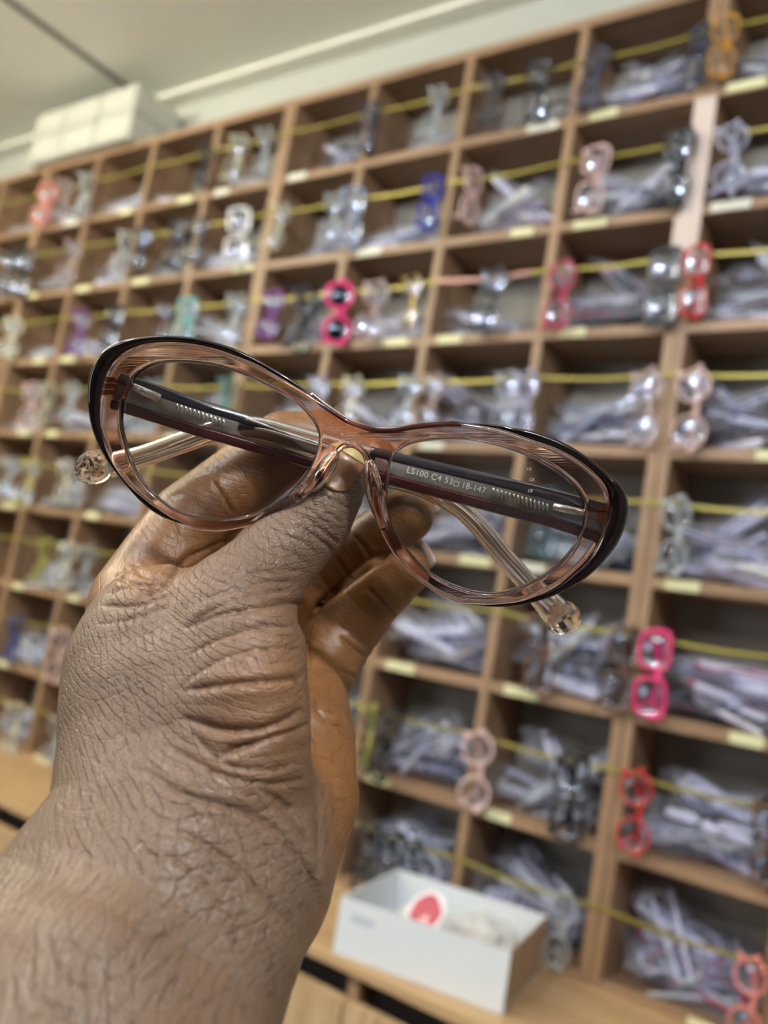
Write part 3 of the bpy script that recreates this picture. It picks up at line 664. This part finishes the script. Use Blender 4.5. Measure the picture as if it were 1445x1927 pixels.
# temples
CORE = plain('wire_core', (.80, .78, .72), .22, .9)
INK = plain('pale_print_ink', (.78, .77, .72), .5)
CLR = plain('clear_temple', (.90, .80, .74), .05, 0, 0, 1, 1.0, 1.40)
DRK = plain('temple_edge_black', (.012, .010, .016), .12, 0, .6)
BRG = plain('temple_edge_burgundy', (.10, .012, .016), .12, 0, .6)
SMK = film('smoky_middle', (.34, .30, .27), .55, .12)
def bar(name, ctr, off0, off1, thick, mat, par, label=None):
    """flat strip along ctr [(px,py,z,halfheight)], between fractions off0..off1 of the half height (+1 = top)"""
    V = []; F = []; C = [(lp(a, b, z), h) for a, b, z, h in ctr]; N = len(C)
    for i, (p, h) in enumerate(C):
        t = C[min(i+1, N-1)][0]-C[max(i-1, 0)][0]; t /= np.linalg.norm(t)
        up = np.array((-t[1], t[0], 0)); up /= np.linalg.norm(up)
        if up[1] < 0: up = -up
        for o_, z_ in ((off0, -1), (off0, 1), (off1, 1), (off1, -1)):
            hh = thick*(.5 if abs(o_) > .98 else 1)
            V.append(p+up*h*o_+np.array((0, 0, z_*hh/2)))
    for i in range(N-1):
        o = i*4
        for k in range(4): F.append((o+k, o+(k+1) % 4, o+4+(k+1) % 4, o+4+k))
    F.append((0, 1, 2, 3)); F.append((4*N-1, 4*N-2, 4*N-3, 4*N-4))
    me = mesh(V, F); bm = bmesh.new(); bm.from_mesh(me); bmesh.ops.recalc_face_normals(bm, faces=bm.faces); bm.to_mesh(me); bm.free()
    o = link(name, me, mat, par)
    if label: o['label'] = label
    bv = o.modifiers.new('bevel', 'BEVEL'); bv.width = .0007; bv.segments = 3; bv.limit_method = 'ANGLE'; bv.angle_limit = .7; me.polygons.foreach_set('use_smooth', [True]*len(me.polygons))
    return o
def lerp_path(P_, n=8): return [tuple(q) for q in cat_rom(P_, n)]
def temple(straight, tail, ball, ballr, seed):
    t = bpy.data.objects.new('temple', None); COL.objects.link(t); t.parent = root; t.empty_display_size = .01
    C = lerp_path(straight)
    bar('top_edge', C, .42, 1.0, .0040, DRK, t, 'black top edge'); bar('clear_middle', C, -.45, .42, .0034, SMK, t); bar('bottom_edge', C, -1.0, -.45, .0040, BRG, t, 'burgundy bottom edge')
    T_ = cat_rom([(*lp(a, b, z), h) for a, b, z, h in tail], 6)
    link('clear_tip', tube_me([q[:3] for q in T_], [q[3] for q in T_], 14, flat=(.62, 1), up=(0, 0, 1)) if False else tube_me([q[:3] for q in T_], [q[3] for q in T_], 14, flat=(1, .6), up=(0, 0, 1)), CLR, t, True)
    # metal core inside the tip
    link('wire_core', tube_me([q[:3] for q in T_[:int(len(T_)*.8)]], .0006, 8), CORE, t, True)
    bm = bmesh.new(); bmesh.ops.create_uvsphere(bm, u_segments=14, v_segments=9, radius=ballr)
    for v in bm.verts: v.co.x *= 1.15
    o = link('faceted_ball', bm_mesh(bm), CLR, t); o.location = lp(*ball); o.rotation_euler = (.5+seed, .3, .5)
    return t
mm = ZF/FPX
# right temple folds to the left, in front; left temple folds to the right, behind
TR = temple([(1128, 984, .2215, .0051), (1040, 957, .2250, .0050), (940, 932, .2275, .0049), (840, 907, .2300, .0047), (741, 882, .2325, .0044), (690, 868, .2335, .0040)],
            [(705, 872, .2335, .0040), (640, 852, .2345, .0038), (560, 828, .2355, .0035), (500, 810, .236, .0033), (450, 804, .236, .0031), (405, 810, .236, .0030), (340, 833, .236, .0030), (270, 858, .2355, .0030), (205, 877, .235, .0033)], (178, 879, .235), .0048, 0)
TL = temple([(222, 737, .2215, .0049), (300, 762, .2270, .0049), (360, 782, .2310, .0049), (430, 803, .2350, .0048), (520, 830, .2390, .0047), (610, 857, .2425, .0046), (690, 882, .2450, .0042), (740, 896, .2460, .0038)],
            [(725, 892, .2455, .0038), (780, 908, .2465, .0034), (825, 930, .2470, .0031), (868, 958, .2470, .0029), (905, 994, .2465, .0029), (950, 1050, .2460, .0029), (1000, 1105, .2455, .0031), (1035, 1140, .2450, .0040), (1052, 1160, .2450, .0042)], (1060, 1163, .245), .0046, 1)
# core wire with scallops at the hinges
def scallops(tm, p0, p1, n, r, z):
    a = lp(p0[0], p0[1], z[0]); b = lp(p1[0], p1[1], z[1]); V = []; F = []; d = (b-a); L = np.linalg.norm(d); d /= L; u = np.array((-d[1], d[0], 0)); u /= np.linalg.norm(u)
    bm = bmesh.new()
    for i in range(n):
        c = a+d*L*(i+.5)/n
        mtx = Matrix.Translation(Vector(c)) @ Matrix.Rotation(math.atan2(d[1], d[0])+.35, 4, 'Z') @ Matrix.Diagonal((L/n*.36, r, .0005, 1))
        bmesh.ops.create_uvsphere(bm, u_segments=8, v_segments=6, radius=1, matrix=mtx)
    link('wire_core', bm_mesh(bm), CORE, tm, True)
scallops(TR, (925, 925), (1034, 957), 14, .0013, (.2254, .2228)); 
scallops(TL, (330, 765), (425, 797), 12, .0011, (.2262, .2328))
def rod(tm, p0, p1, r):
    a, b = lp(*p0), lp(*p1); link('hinge_wire', tube_me([a, a*.97+b*.03, a*.03+b*.97, b], [r*.6, r, r, r*.6], 10), CORE, tm, True)
rod(TR, (1040, 953, .2222), (1104, 967, .2205), .0011); rod(TL, (248, 728, .2215), (302, 750, .2240), .0012)
# printed text on the inside of the right temple
def text(s, px0, py0, px1, py1, z, size, par, mat=INK, name='printed_text'):
    cu = bpy.data.curves.new(name, 'FONT'); cu.body = s; cu.size = size; cu.extrude = .00003; cu.space_character = 1.08; cu.offset = 0
    o = bpy.data.objects.new('tmp', cu); COL.objects.link(o)
    dg = bpy.context.evaluated_depsgraph_get(); me = bpy.data.meshes.new_from_object(o.evaluated_get(dg)); bpy.data.objects.remove(o)
    a, b = lp(px0, py0, z[0]), lp(px1, py1, z[1]); L = np.linalg.norm(b-a)
    wd = max(v.co.x for v in me.vertices)
    k = L/wd; ang = math.atan2(b[1]-a[1], b[0]-a[0])
    me.transform(Matrix.Diagonal((k, 1, 1, 1)))
    tl = -math.asin((b[2]-a[2])/L)
    me.transform(Matrix.Translation(Vector(a)) @ Matrix.Rotation(ang, 4, 'Z') @ Matrix.Rotation(tl, 4, 'Y'))
    me.materials.clear(); me.materials.append(mat)
    return link(name, me, parent=par)
text('LS100 C4 53', 764, 889, 850, 912, (.2298, .2276), .0023, TR)
text('18-147', 867, 917, 912, 929, (.2272, .2261), .0023, TR)
a = lp(858.5, 910.5, .2276); sq = bmesh.new(); s_ = .0007
for bx_ in ((-1, 1, .75, 1), (-1, 1, -1, -.75), (-1, -.75, -1, 1), (.75, 1, -1, 1)): add_box(sq, *[s_*v for v in bx_], 0, .00003)
sqm = bm_mesh(sq); sqm.transform(Matrix.Translation(Vector(a)) @ Matrix.Rotation(-.26, 4, 'Z')); link('printed_text', sqm, INK, TR)
for (x_, y_) in ((991, 885), (996, 905), (993, 926)):
    text('CE', x_, y_, x_+9, y_, (ZF-.0016, ZF-.0016), .0009, lens_right, INK, 'lens_mark')
# hinges seen through the ends of the frame
for (x_, y_, tm) in ((1138, 968, TR), (203, 728, TL)):
    bm = bmesh.new(); p_ = lp(x_, y_, .2185)
    for k in (-1, 0, 1): add_box(bm, p_[0]-.0022, p_[0]+.0022, p_[1]+k*.0016-.0006, p_[1]+k*.0016+.0006, p_[2]-.003, p_[2]+.001)
    link('hinge', bm_mesh(bm), plain('hinge_metal', (.55, .16, .05), .25, .8), tm)

# ------------------------------------------------------------------ the hand: one continuous surface
def C(px, py, z, r):                                              # pixels + mm -> camera space in mm (x right, y down, z forward)
    return ((px-CX)*z/FPX, (py-CY)*z/FPX, z, r)
PALM = [  # (chain, k)
 [C(250,1178,222,11.5), C(262,1270,204,17.3), C(255,1400,192,16.5), C(232,1540,178,15), C(120,1720,168,17), C(-30,1900,155,19), C(-500,2500,118,22), (-80, 330, 20, 26)],
 [C(300,1180,208,15), C(330,1320,200,20), C(350,1450,190,18), C(350,1580,176,17), C(260,1760,163,18), C(150,1900,150,21), C(-120,2500,118,26), (-60, 330, 20, 30)],
 [C(448,1160,203,12.5), C(458,1230,195,14), C(455,1330,188,14.8), C(462,1430,185,14.0), C(480,1530,186,13.5), C(470,1640,178,15), C(400,1780,168,17.5), C(320,1927,158,20.0), C(150,2500,120,27), (-40, 330, 20, 30)],
 [C(560,1400,212,11.0), C(562,1500,205,12.6), C(545,1580,195,12.5), C(500,1680,185,13)],
 [C(575,1330,228,10.5), C(575,1400,222,11), C(562,1500,208,12)],
 [C(480,1180,250,13), C(575,1205,264,8.5)],
 [C(330,1180,228,15), C(430,1230,236,16), C(530,1300,238,14), C(540,1400,222,14)],
]
THUMB = [C(430,1175,201,13.5), C(455,1128,206,12.6), C(510,1062,213,10.6), C(560,1010,219,9.9), C(592,978,222,9.6), C(622,928,225,8.5), C(640,895,226.5,7.7), C(646,886,227,7.3)]
INDEX = [C(262,1130,228,12.5), C(359,982,243,11.6), C(450,908,250,10.8), C(535,842,254,10.6), C(600,838,256,10.2), C(655,858,254,9.6), C(690,872,252,9.0)]
MIDDLE = [C(400,1180,240,13), C(500,1140,262,11), C(600,1085,272,9.8), C(650,1052,268,9.0), C(700,1016,262,8.5), C(745,985,257,8.2), C(766,971,256,7.9)]
RING = [C(530,1330,238,12), C(590,1275,252,11.0), C(640,1200,262,10.3), C(690,1135,262,9.6), C(730,1095,258,9.0), C(756,1075,257,8.2)]
PINKY = [C(560,1380,242,11), C(600,1280,268,8.5), C(650,1190,276,8), C(690,1140,274,7.5), C(715,1110,272,7)]
def smin(a, b, k):
    h = np.clip(.5+.5*(b-a)/k, 0, 1); return b*(1-h)+a*h-k*h*(1-h)
def chain(p, ch, k=2.5):
    d = None
    for a, b in zip(ch[:-1], ch[1:]):
        A = np.array(a[:3], np.float32); B = np.array(b[:3], np.float32); ab = B-A
        t = np.clip(((p-A) @ ab)/float(ab @ ab), 0, 1)
        q = p-A-t[..., None]*ab
        e = np.sqrt((q*q).sum(-1))-(a[3]+(b[3]-a[3])*t)
        d = e if d is None else np.minimum(d, e)
    return d
def hand(p):
    d = chain(p, PALM[0])
    for c in PALM[1:]: d = smin(d, chain(p, c), 9)
    f = smin(chain(p, MIDDLE), chain(p, RING), 1.2); f = smin(f, chain(p, PINKY), 1.5)
    d = smin(d, f, 4)
    i = chain(p, INDEX); t = chain(p, THUMB)
    d = smin(d, i, 5)
    d = smin(d, t, 3.5)
    return d
def surface_nets(lo, hi, h):
    xs = [np.arange(lo[i], hi[i]+h, h, dtype=np.float32) for i in range(3)]
    n = [len(x) for x in xs]; D = np.empty(n, np.float32)
    for i in range(0, n[0], 16):
        g = np.stack(np.meshgrid(xs[0][i:i+16], xs[1], xs[2], indexing='ij'), -1); D[i:i+16] = hand(g)
    ins = D < 0
    cid = -np.ones([m-1 for m in n], np.int64)
    cor = [(a, b, c) for a in (0, 1) for b in (0, 1) for c in (0, 1)]
    def sl(A, o): return A[o[0]:n[0]-1+o[0], o[1]:n[1]-1+o[1], o[2]:n[2]-1+o[2]]
    cnt = sum(sl(ins, o).astype(np.int8) for o in cor); act = (cnt > 0) & (cnt < 8)
    idx = np.argwhere(act); cid[act] = np.arange(len(idx))
    acc = np.zeros((len(idx), 3)); num = np.zeros(len(idx))
    for a in cor:
        for ax in range(3):
            if a[ax]: continue
            b = list(a); b[ax] = 1
            ia = idx+a; ib = idx+b; da = D[ia[:, 0], ia[:, 1], ia[:, 2]]; db = D[ib[:, 0], ib[:, 1], ib[:, 2]]
            m = (da < 0) != (db < 0); t = np.where(m, da/(da-db+1e-12), 0)
            pt = ia.astype(float); pt[:, ax] += t; acc[m] += pt[m]; num[m] += 1
    V = acc/num[:, None]*h+np.array(lo); Q = []
    for ax in range(3):
        u, v = (ax+1) % 3, (ax+2) % 3
        A = ins; s1 = [slice(None)]*3; s2 = [slice(None)]*3; s1[ax] = slice(0, -1); s2[ax] = slice(1, None)
        ch = A[tuple(s1)] != A[tuple(s2)]; E = np.argwhere(ch); fl = A[tuple(s1)][ch]
        ok = (E[:, u] > 0) & (E[:, v] > 0) & (E[:, u] < n[u]-1) & (E[:, v] < n[v]-1); E = E[ok]; fl = fl[ok]
        def c(du, dv):
            e = E.copy(); e[:, u] -= du; e[:, v] -= dv; return cid[e[:, 0], e[:, 1], e[:, 2]]
        q = np.stack([c(1, 1), c(0, 1), c(0, 0), c(1, 0)], -1); q[~fl] = q[~fl][:, ::-1]; Q.append(q)
    return V, np.concatenate(Q)
V, Q = surface_nets((-175, -42, -12), (22, 370, 292), 1.9)
me = mesh(V.tolist(), Q.tolist())
o = bpy.data.objects.new('tmp', me); COL.objects.link(o)
md = o.modifiers.new('s', 'SUBSURF'); md.subdivision_type = 'SIMPLE'; md.levels = 2; md.render_levels = 2
me2 = bpy.data.meshes.new_from_object(o.evaluated_get(bpy.context.evaluated_depsgraph_get())); bpy.data.objects.remove(o)
nv = len(me2.vertices); P_ = np.empty(nv*3, np.float32); me2.vertices.foreach_get('co', P_); P_ = P_.reshape(-1, 3)
def grad(p, e=.25):
    g = np.stack([hand(p+np.array(d_, np.float32)*e)-hand(p-np.array(d_, np.float32)*e) for d_ in ((1, 0, 0), (0, 1, 0), (0, 0, 1))], -1)
    return g/(np.linalg.norm(g, axis=1, keepdims=True)+1e-9)
for _ in range(3):
    P_ = P_-grad(P_)*np.clip(hand(P_), -1.5, 1.5)[:, None]
G = grad(P_, .5)
# creases: polylines in the photo frame, (depth mm, half width mm, bulge)
CR = [
 ([(455,1003),(388,1034),(349,1053),(318,1095),(290,1117),(258,1128)], .9, 1.3), ([(200,1120),(235,1108),(290,1117)], .5, 1.0), ([(215,1080),(250,1100),(300,1104)], .6, 1.0), ([(250,1060),(272,1085),(312,1092)], .5, .9), ([(190,1140),(260,1140),(320,1120)], .5, 1.0), ([(180,1175),(250,1165),(320,1140)], .3, .9),
 ([(339,1185),(400,1160),(484,1143),(547,1134),(572,1140)], .9, 1.3), ([(360,1168),(420,1140),(480,1120),(552,1112)], .5, 1.0), ([(380,1130),(440,1110),(500,1096),(565,1096)], .4, .9), ([(400,1108),(460,1080),(520,1074),(580,1074)], .35, .9), ([(350,1235),(420,1200),(500,1180),(560,1182)], .45, 1.0),
 ([(334,1300),(380,1262),(440,1232),(520,1220),(575,1226)], .35, .9), ([(334,1302),(421,1288),(480,1283),(538,1278),(572,1276)], .9, 1.3), ([(340,1350),(420,1372),(484,1373),(530,1358),(572,1335)], 1.1, 1.5), ([(412,1428),(440,1410),(500,1392),(560,1372),(580,1360)], .9, 1.4), ([(330,1330),(380,1400),(430,1440),(500,1450),(570,1430)], .4, 1.0),
 ([(300,1395),(380,1440),(440,1465),(510,1475),(580,1465)], .5, 1.0), ([(260,1440),(349,1495),(423,1515),(498,1545),(553,1599),(593,1664),(598,1719)], .9, 1.3), ([(330,1560),(420,1610),(500,1690),(560,1760)], .5, 1.1), ([(300,1600),(380,1660),(460,1760)], .3, 1.0),
 ([(590,1450),(600,1520),(600,1600),(596,1660)], .5, 1.3), ([(480,1480),(540,1520),(580,1580)], .5, 1.1), ([(578,1300),(600,1340),(640,1372),(660,1400)], .6, 1.1),
 ([(560,968),(588,984),(622,1010),(636,1022)], .45, .8), ([(548,985),(580,1000),(612,1024),(625,1034)], .45, .8), ([(585,945),(612,962),(645,985)], .4, .7), ([(596,925),(625,942),(660,958)], .3, .7), ([(530,1005),(565,1018),(600,1046)], .35, .8), ([(500,1030),(545,1038),(585,1068)], .35, .9), ([(575,955),(600,975),(632,1003)], .35, .7),
 ([(668,1005),(682,1025),(700,1048)], .6, 1.0), ([(620,1030),(640,1060),(662,1090)], .5, 1.0), ([(690,1105),(715,1130),(748,1160)], .7, 1.0), ([(640,1195),(668,1222),(702,1244)], .7, 1.0), ([(612,1240),(640,1262),(680,1280)], .5, 1.0),
 ([(575,1180),(600,1140),(650,1100),(700,1064),(736,1038)], 1.3, 1.5), ([(400,905),(420,935),(438,968)], .5, 1.0), ([(300,960),(325,985),(340,1015)], .35, 1.0), ([(598,1160),(585,1215),(590,1260)], .7, 1.2),
]
px = P_[:, 0]/np.maximum(P_[:, 2], 30)*FPX+CX; py = P_[:, 1]/np.maximum(P_[:, 2], 30)*FPX+CY
vd = P_/np.linalg.norm(P_, axis=1, keepdims=True); facing = -(G*vd).sum(1)
# keep only the front sheet: depth buffer in 6 px cells
ok = (facing > -.05) & (px > -250) & (px < 1500) & (py > 600) & (py < 2100)
cellid = (np.clip(px, -240, 1500)+240).astype(int)//7*400+(np.clip(py, 0, 2200)).astype(int)//7
zb = np.full(cellid.max()+1, 1e9); np.minimum.at(zb, cellid[ok], P_[ok, 2]); front_m = ok & (P_[:, 2] < zb[cellid]+7)
disp = np.zeros(nv)
mmpx = P_[:, 2]/FPX
for pl_, dep, hw in CR:
    pl_ = cat_rom(pl_, 4); best = np.full(nv, 1e9)
    x0 = min(q[0] for q in pl_)-25; x1 = max(q[0] for q in pl_)+25; y0 = min(q[1] for q in pl_)-25; y1 = max(q[1] for q in pl_)+25
    m = front_m & (px > x0) & (px < x1) & (py > y0) & (py < y1); ii = np.nonzero(m)[0]
    if not len(ii): continue
    X_ = np.stack([px[ii], py[ii]], -1); bd = np.full(len(ii), 1e9); sp = np.zeros(len(ii)); nseg = len(pl_)-1
    for s in range(nseg):
        a, b = pl_[s], pl_[s+1]; ab = b-a; t = np.clip(((X_-a) @ ab)/(ab @ ab), 0, 1); dd = np.linalg.norm(X_-a-t[:, None]*ab, axis=1)
        u = dd < bd; bd[u] = dd[u]; sp[u] = (s+t[u])/nseg
    dm = bd*mmpx[ii]; fade = np.clip(np.sin(np.pi*np.clip(sp, .0, 1))*2.2, 0, 1)
    disp[ii] += fade*(-dep*.85*np.exp(-(dm/(hw*.42))**2)+dep*.30*np.exp(-((dm-hw*1.5)/(hw*.9))**2))
P_ = P_+G*disp[:, None]
# palm-side skin weight
dors = np.minimum(chain(P_, PALM[0]), chain(P_, PALM[1])); dors = np.minimum(dors, chain(P_, THUMB)-1.0); dors = np.minimum(dors, chain(P_, PALM[2][4:])); dors = dors+0
palm = np.minimum(chain(P_, MIDDLE), chain(P_, RING)); palm = np.minimum(palm, chain(P_, PINKY)); palm = np.minimum(palm, chain(P_, PALM[3])); palm = np.minimum(palm, chain(P_, PALM[4])); palm = np.minimum(palm, chain(P_, PALM[5])); palm = np.minimum(palm, chain(P_, INDEX)-.5)
pw = 1/(1+np.exp(-(dors-palm-0.5)/2.0))
thn = np.exp(-((px-500)/110)**2-((py-1330)/170)**2)*(facing > 0)*.65; pw = np.clip(pw+thn+np.exp(-((px-265)/75)**2-((py-1075)/50)**2)*.75*(facing > 0), 0, 1)
Wp = (CAM[None, :]*1000+P_[:, :1]*RT[None]-P_[:, 1:2]*UP[None]+P_[:, 2:3]*FW[None])/1000
org = Wp.mean(0); me2.vertices.foreach_set('co', (Wp-org).astype(np.float32).ravel())
at_ = me2.attributes.new('palmar', 'FLOAT', 'POINT'); at_.data.foreach_set('value', pw.astype(np.float32))
at2 = me2.attributes.new('skinpos', 'FLOAT_VECTOR', 'POINT'); at2.data.foreach_set('vector', P_.astype(np.float32).ravel())
me2.update()
bm = bmesh.new(); bm.from_mesh(me2); bmesh.ops.recalc_face_normals(bm, faces=bm.faces); bm.to_mesh(me2); bm.free()

SK, N, L, b = new_mat('skin')
b.inputs['Roughness'].default_value = .38; b.inputs['Subsurface Weight'].default_value = .06; b.inputs['Subsurface Radius'].default_value = (.004, .0015, .0008); b.inputs['Specular IOR Level'].default_value = .45
av = N.new('ShaderNodeAttribute'); av.attribute_name = 'palmar'; ap = N.new('ShaderNodeAttribute'); ap.attribute_name = 'skinpos'
def rgb_mix(f, c1, c2):
    m_ = N.new('ShaderNodeMix'); m_.data_type = 'RGBA'
    for i, c in ((6, c1), (7, c2)):
        if isinstance(c, tuple): m_.inputs[i].default_value = (*c, 1)
        else: L.new(c, m_.inputs[i])
    L.new(f, m_.inputs[0]); return m_.outputs[2]
nz = N.new('ShaderNodeTexNoise'); nz.inputs['Scale'].default_value = .045; nz.inputs['Detail'].default_value = 4; L.new(ap.outputs['Vector'], nz.inputs[0])
nf = N.new('ShaderNodeTexNoise'); nf.inputs['Scale'].default_value = 1.1; nf.inputs['Detail'].default_value = 3; L.new(ap.outputs['Vector'], nf.inputs[0])
dcol = rgb_mix(nz.outputs[0], (.118, .067, .038), (.205, .126, .082)); pcol = rgb_mix(nz.outputs[0], (.185, .075, .022), (.27, .118, .038))
skc = rgb_mix(av.outputs['Fac'], dcol, pcol)
# fine skin lines: two stretched voronoi nets
def net(rotz, sx, sy, sc, w_):
    m0 = N.new('ShaderNodeMapping'); m0.inputs['Rotation'].default_value = (0, 0, math.radians(-rotz)); mp = N.new('ShaderNodeMapping'); mp.inputs['Scale'].default_value = (sx, sy, .6); L.new(m0.outputs[0], mp.inputs[0])
    # warp
    wn = N.new('ShaderNodeTexNoise'); wn.inputs['Scale'].default_value = .035; wn.inputs['Detail'].default_value = 2; L.new(ap.outputs['Vector'], wn.inputs[0])
    ad = N.new('ShaderNodeVectorMath'); ad.operation = 'MULTIPLY_ADD'; ad.inputs[1].default_value = (9, 9, 9); L.new(wn.outputs['Color'], ad.inputs[0]); L.new(ap.outputs['Vector'], ad.inputs[2])
    L.new(ad.outputs[0], m0.inputs[0])
    v = N.new('ShaderNodeTexVoronoi'); v.feature = 'DISTANCE_TO_EDGE'; v.inputs['Scale'].default_value = sc; L.new(mp.outputs[0], v.inputs['Vector'])
    m_ = N.new('ShaderNodeMapRange'); m_.inputs[1].default_value = 0; m_.inputs[2].default_value = w_; L.new(v.outputs['Distance'], m_.inputs[0]); return m_.outputs[0]
def math_(op, a, bb):
    m_ = N.new('ShaderNodeMath'); m_.operation = op
    for i, c in ((0, a), (1, bb)):
        if isinstance(c, (int, float)): m_.inputs[i].default_value = c
        else: L.new(c, m_.inputs[i])
    return m_.outputs[0]
def noise(sc, det=2):
    n_ = N.new('ShaderNodeTexNoise'); n_.inputs['Scale'].default_value = sc; n_.inputs['Detail'].default_value = det; L.new(ap.outputs['Vector'], n_.inputs[0]); return n_.outputs[0]
def lines(th, spacing, warp, seed_sc, width):
    # a family of long creases running at th degrees, bent by a slow warp and broken up by noise
    d_ = N.new('ShaderNodeVectorMath'); d_.operation = 'DOT_PRODUCT'; t_ = math.radians(th); d_.inputs[1].default_value = (-math.sin(t_), math.cos(t_), .35); L.new(ap.outputs['Vector'], d_.inputs[0])
    u = math_('ADD', math_('ADD', d_.outputs['Value'], math_('MULTIPLY', noise(seed_sc), warp)), math_('MULTIPLY', noise(.55+seed_sc), .9))
    pp = math_('PINGPONG', u, spacing/2)
    m_ = N.new('ShaderNodeMapRange'); m_.interpolation_type = 'SMOOTHSTEP'; m_.inputs[1].default_value = 0; m_.inputs[2].default_value = width; L.new(pp, m_.inputs[0])
    k_ = N.new('ShaderNodeMapRange'); k_.inputs[1].default_value = .36; k_.inputs[2].default_value = .60; k_.inputs[3].default_value = .15; k_.inputs[4].default_value = 1; L.new(noise(.22+seed_sc*2), k_.inputs[0])
    return math_('SUBTRACT', 1.0, math_('MULTIPLY', math_('SUBTRACT', 1.0, m_.outputs[0]), k_.outputs[0]))
n1 = lines(22, 1.35, 15, .019, .21); n2 = lines(58, 1.6, 16, .025, .19); n3 = net(-20, .7, .9, 1.5, .16)
n4 = lines(-14, 2.1, 14, .033, .2)
hsum = math_('ADD', math_('ADD', math_('MULTIPLY', n1, 1.0), math_('ADD', math_('MULTIPLY', n2, .75), math_('MULTIPLY', n4, .55))), math_('ADD', math_('MULTIPLY', n3, .35), math_('MULTIPLY', nf.outputs[0], .35)))
amt = math_('SUBTRACT', 1.0, math_('MULTIPLY', av.outputs['Fac'], .72))
bp = N.new('ShaderNodeBump'); bp.inputs['Distance'].default_value = .00017; L.new(math_('MULTIPLY', hsum, amt), bp.inputs['Height']); bp.inputs['Strength'].default_value = 1.0
L.new(bp.outputs[0], b.inputs['Normal'])
dk = math_('ADD', .44, math_('MULTIPLY', .28, math_('ADD', n1, n2)))                  # base colour darker along the skin lines
mc = N.new('ShaderNodeMix'); mc.data_type = 'RGBA'; mc.blend_type = 'MULTIPLY'; mc.inputs[0].default_value = 1; L.new(skc, mc.inputs[6]); L.new(dk, mc.inputs[7]); L.new(mc.outputs[2], b.inputs['Base Color'])
person = link('person', me2, SK, None, True); person.location = Vector(org)
tag(person, 'left hand and bare forearm pinching the cat-eye eyeglasses with thumb and fingers', 'person')

# nails
NAIL = plain('fingernail', (.30, .14, .07), .38, 0, .1); NAILE = plain('nail_free_edge', (.50, .38, .13), .4, 0, .1)
def trace(qx, qy, z0=195.0):
    d = np.array([(qx-CX)/FPX, (qy-CY)/FPX, 1.0]); n_ = np.linalg.norm(d); t = z0*n_; d = d/n_
    for _ in range(60):
        s = float(hand((d*t)[None].astype(np.float32))[0]); t += s*.9
        if abs(s) < .02: break
    return d*t
def w_of(p): return (CAM*1000+p[0]*RT-p[1]*UP+p[2]*FW)/1000-org
def nail_proj(c, ang, hl_, hw_, v0, v1, mat, name, off):
    nu, nv_ = 14, 14; V = []; F = []; ca, sa = math.cos(ang), math.sin(ang)
    for lay in (0, 1):
        for i in range(nv_+1):
            v = v0+(v1-v0)*i/nv_; wv = (1-max(0, (-v-.3)/.7)**2.6*.75) if v < 0 else (1-max(0, (v-.5)/.5)**2.2*.45)
            for k in range(nu+1):
                u = (k/nu*2-1)*wv; qx = c[0]+ca*v*hl_-sa*u*hw_; qy = c[1]+sa*v*hl_+ca*u*hw_
                p = trace(qx, qy); g = grad(p[None].astype(np.float32))[0]
                V.append(w_of(p+g*(off*(1-.6*u*u) if lay == 0 else -.5)))
    n_ = (nu+1)*(nv_+1)
    for i in range(nv_):
        for k in range(nu):
            a = i*(nu+1)+k; F.append((a, a+1, a+nu+2, a+nu+1)); F.append((n_+a, n_+a+nu+1, n_+a+nu+2, n_+a+1))
    rim = [k for k in range(nu+1)]+[(i+1)*(nu+1)-1 for i in range(1, nv_+1)]+[nv_*(nu+1)+k for k in range(nu-1, -1, -1)]+[i*(nu+1) for i in range(nv_-1, 0, -1)]
    for a, b_2 in zip(rim, rim[1:]+rim[:1]): F.append((a, n_+a, n_+b_2, b_2))
    return link(name, mesh(V, F), mat, person, True)
ta = math.atan2(-42, 26)
nl = nail_proj((637, 882), ta, 42, 41, -1, .72, NAIL, 'fingernail', .45)
nail_proj((637, 882), ta, 42, 41, .72, 1.12, NAILE, 'nail_free_edge', .55)
def nail_cyl(tip, base, r, up, name='fingernail'):
    tip = np.array(tip[:3]); base = np.array(base[:3]); ax = tip-base; ax /= np.linalg.norm(ax); up = np.array(up, float); up -= ax*(up @ ax); up /= np.linalg.norm(up); sd = np.cross(ax, up)
    V = []; F = []; nu, nv_ = 10, 8
    for lay in (0, 1):
        for i in range(nv_+1):
            s = -8+ (r+1.6+8)*i/nv_; rr = r+.25-lay*.5; dome = max(0, s)/r
            for k in range(nu+1):
                a = math.radians(-52+104*k/nu); rad = rr*(1-.10*dome**2)
                V.append(w_of(tip+ax*s*(1-.12*abs(k/nu*2-1)**2)+(up*math.cos(a)+sd*math.sin(a))*rad))
    n_ = (nu+1)*(nv_+1)
    for i in range(nv_):
        for k in range(nu):
            a = i*(nu+1)+k; F.append((a, a+1, a+nu+2, a+nu+1)); F.append((n_+a, n_+a+nu+1, n_+a+nu+2, n_+a+1))
    rim = [k for k in range(nu+1)]+[(i+1)*(nu+1)-1 for i in range(1, nv_+1)]+[nv_*(nu+1)+k for k in range(nu-1, -1, -1)]+[i*(nu+1) for i in range(nv_-1, 0, -1)]
    for a, b_2 in zip(rim, rim[1:]+rim[:1]): F.append((a, n_+a, n_+b_2, b_2))
    return link(name, mesh(V, F), plain('pale_nail', (.44, .33, .25), .25, 0, .4), person, True)
nail_cyl(MIDDLE[-1], MIDDLE[-2], 7.9, (.45, -.55, .7)); nail_cyl(RING[-1], RING[-2], 8.2, (.45, -.55, .7))
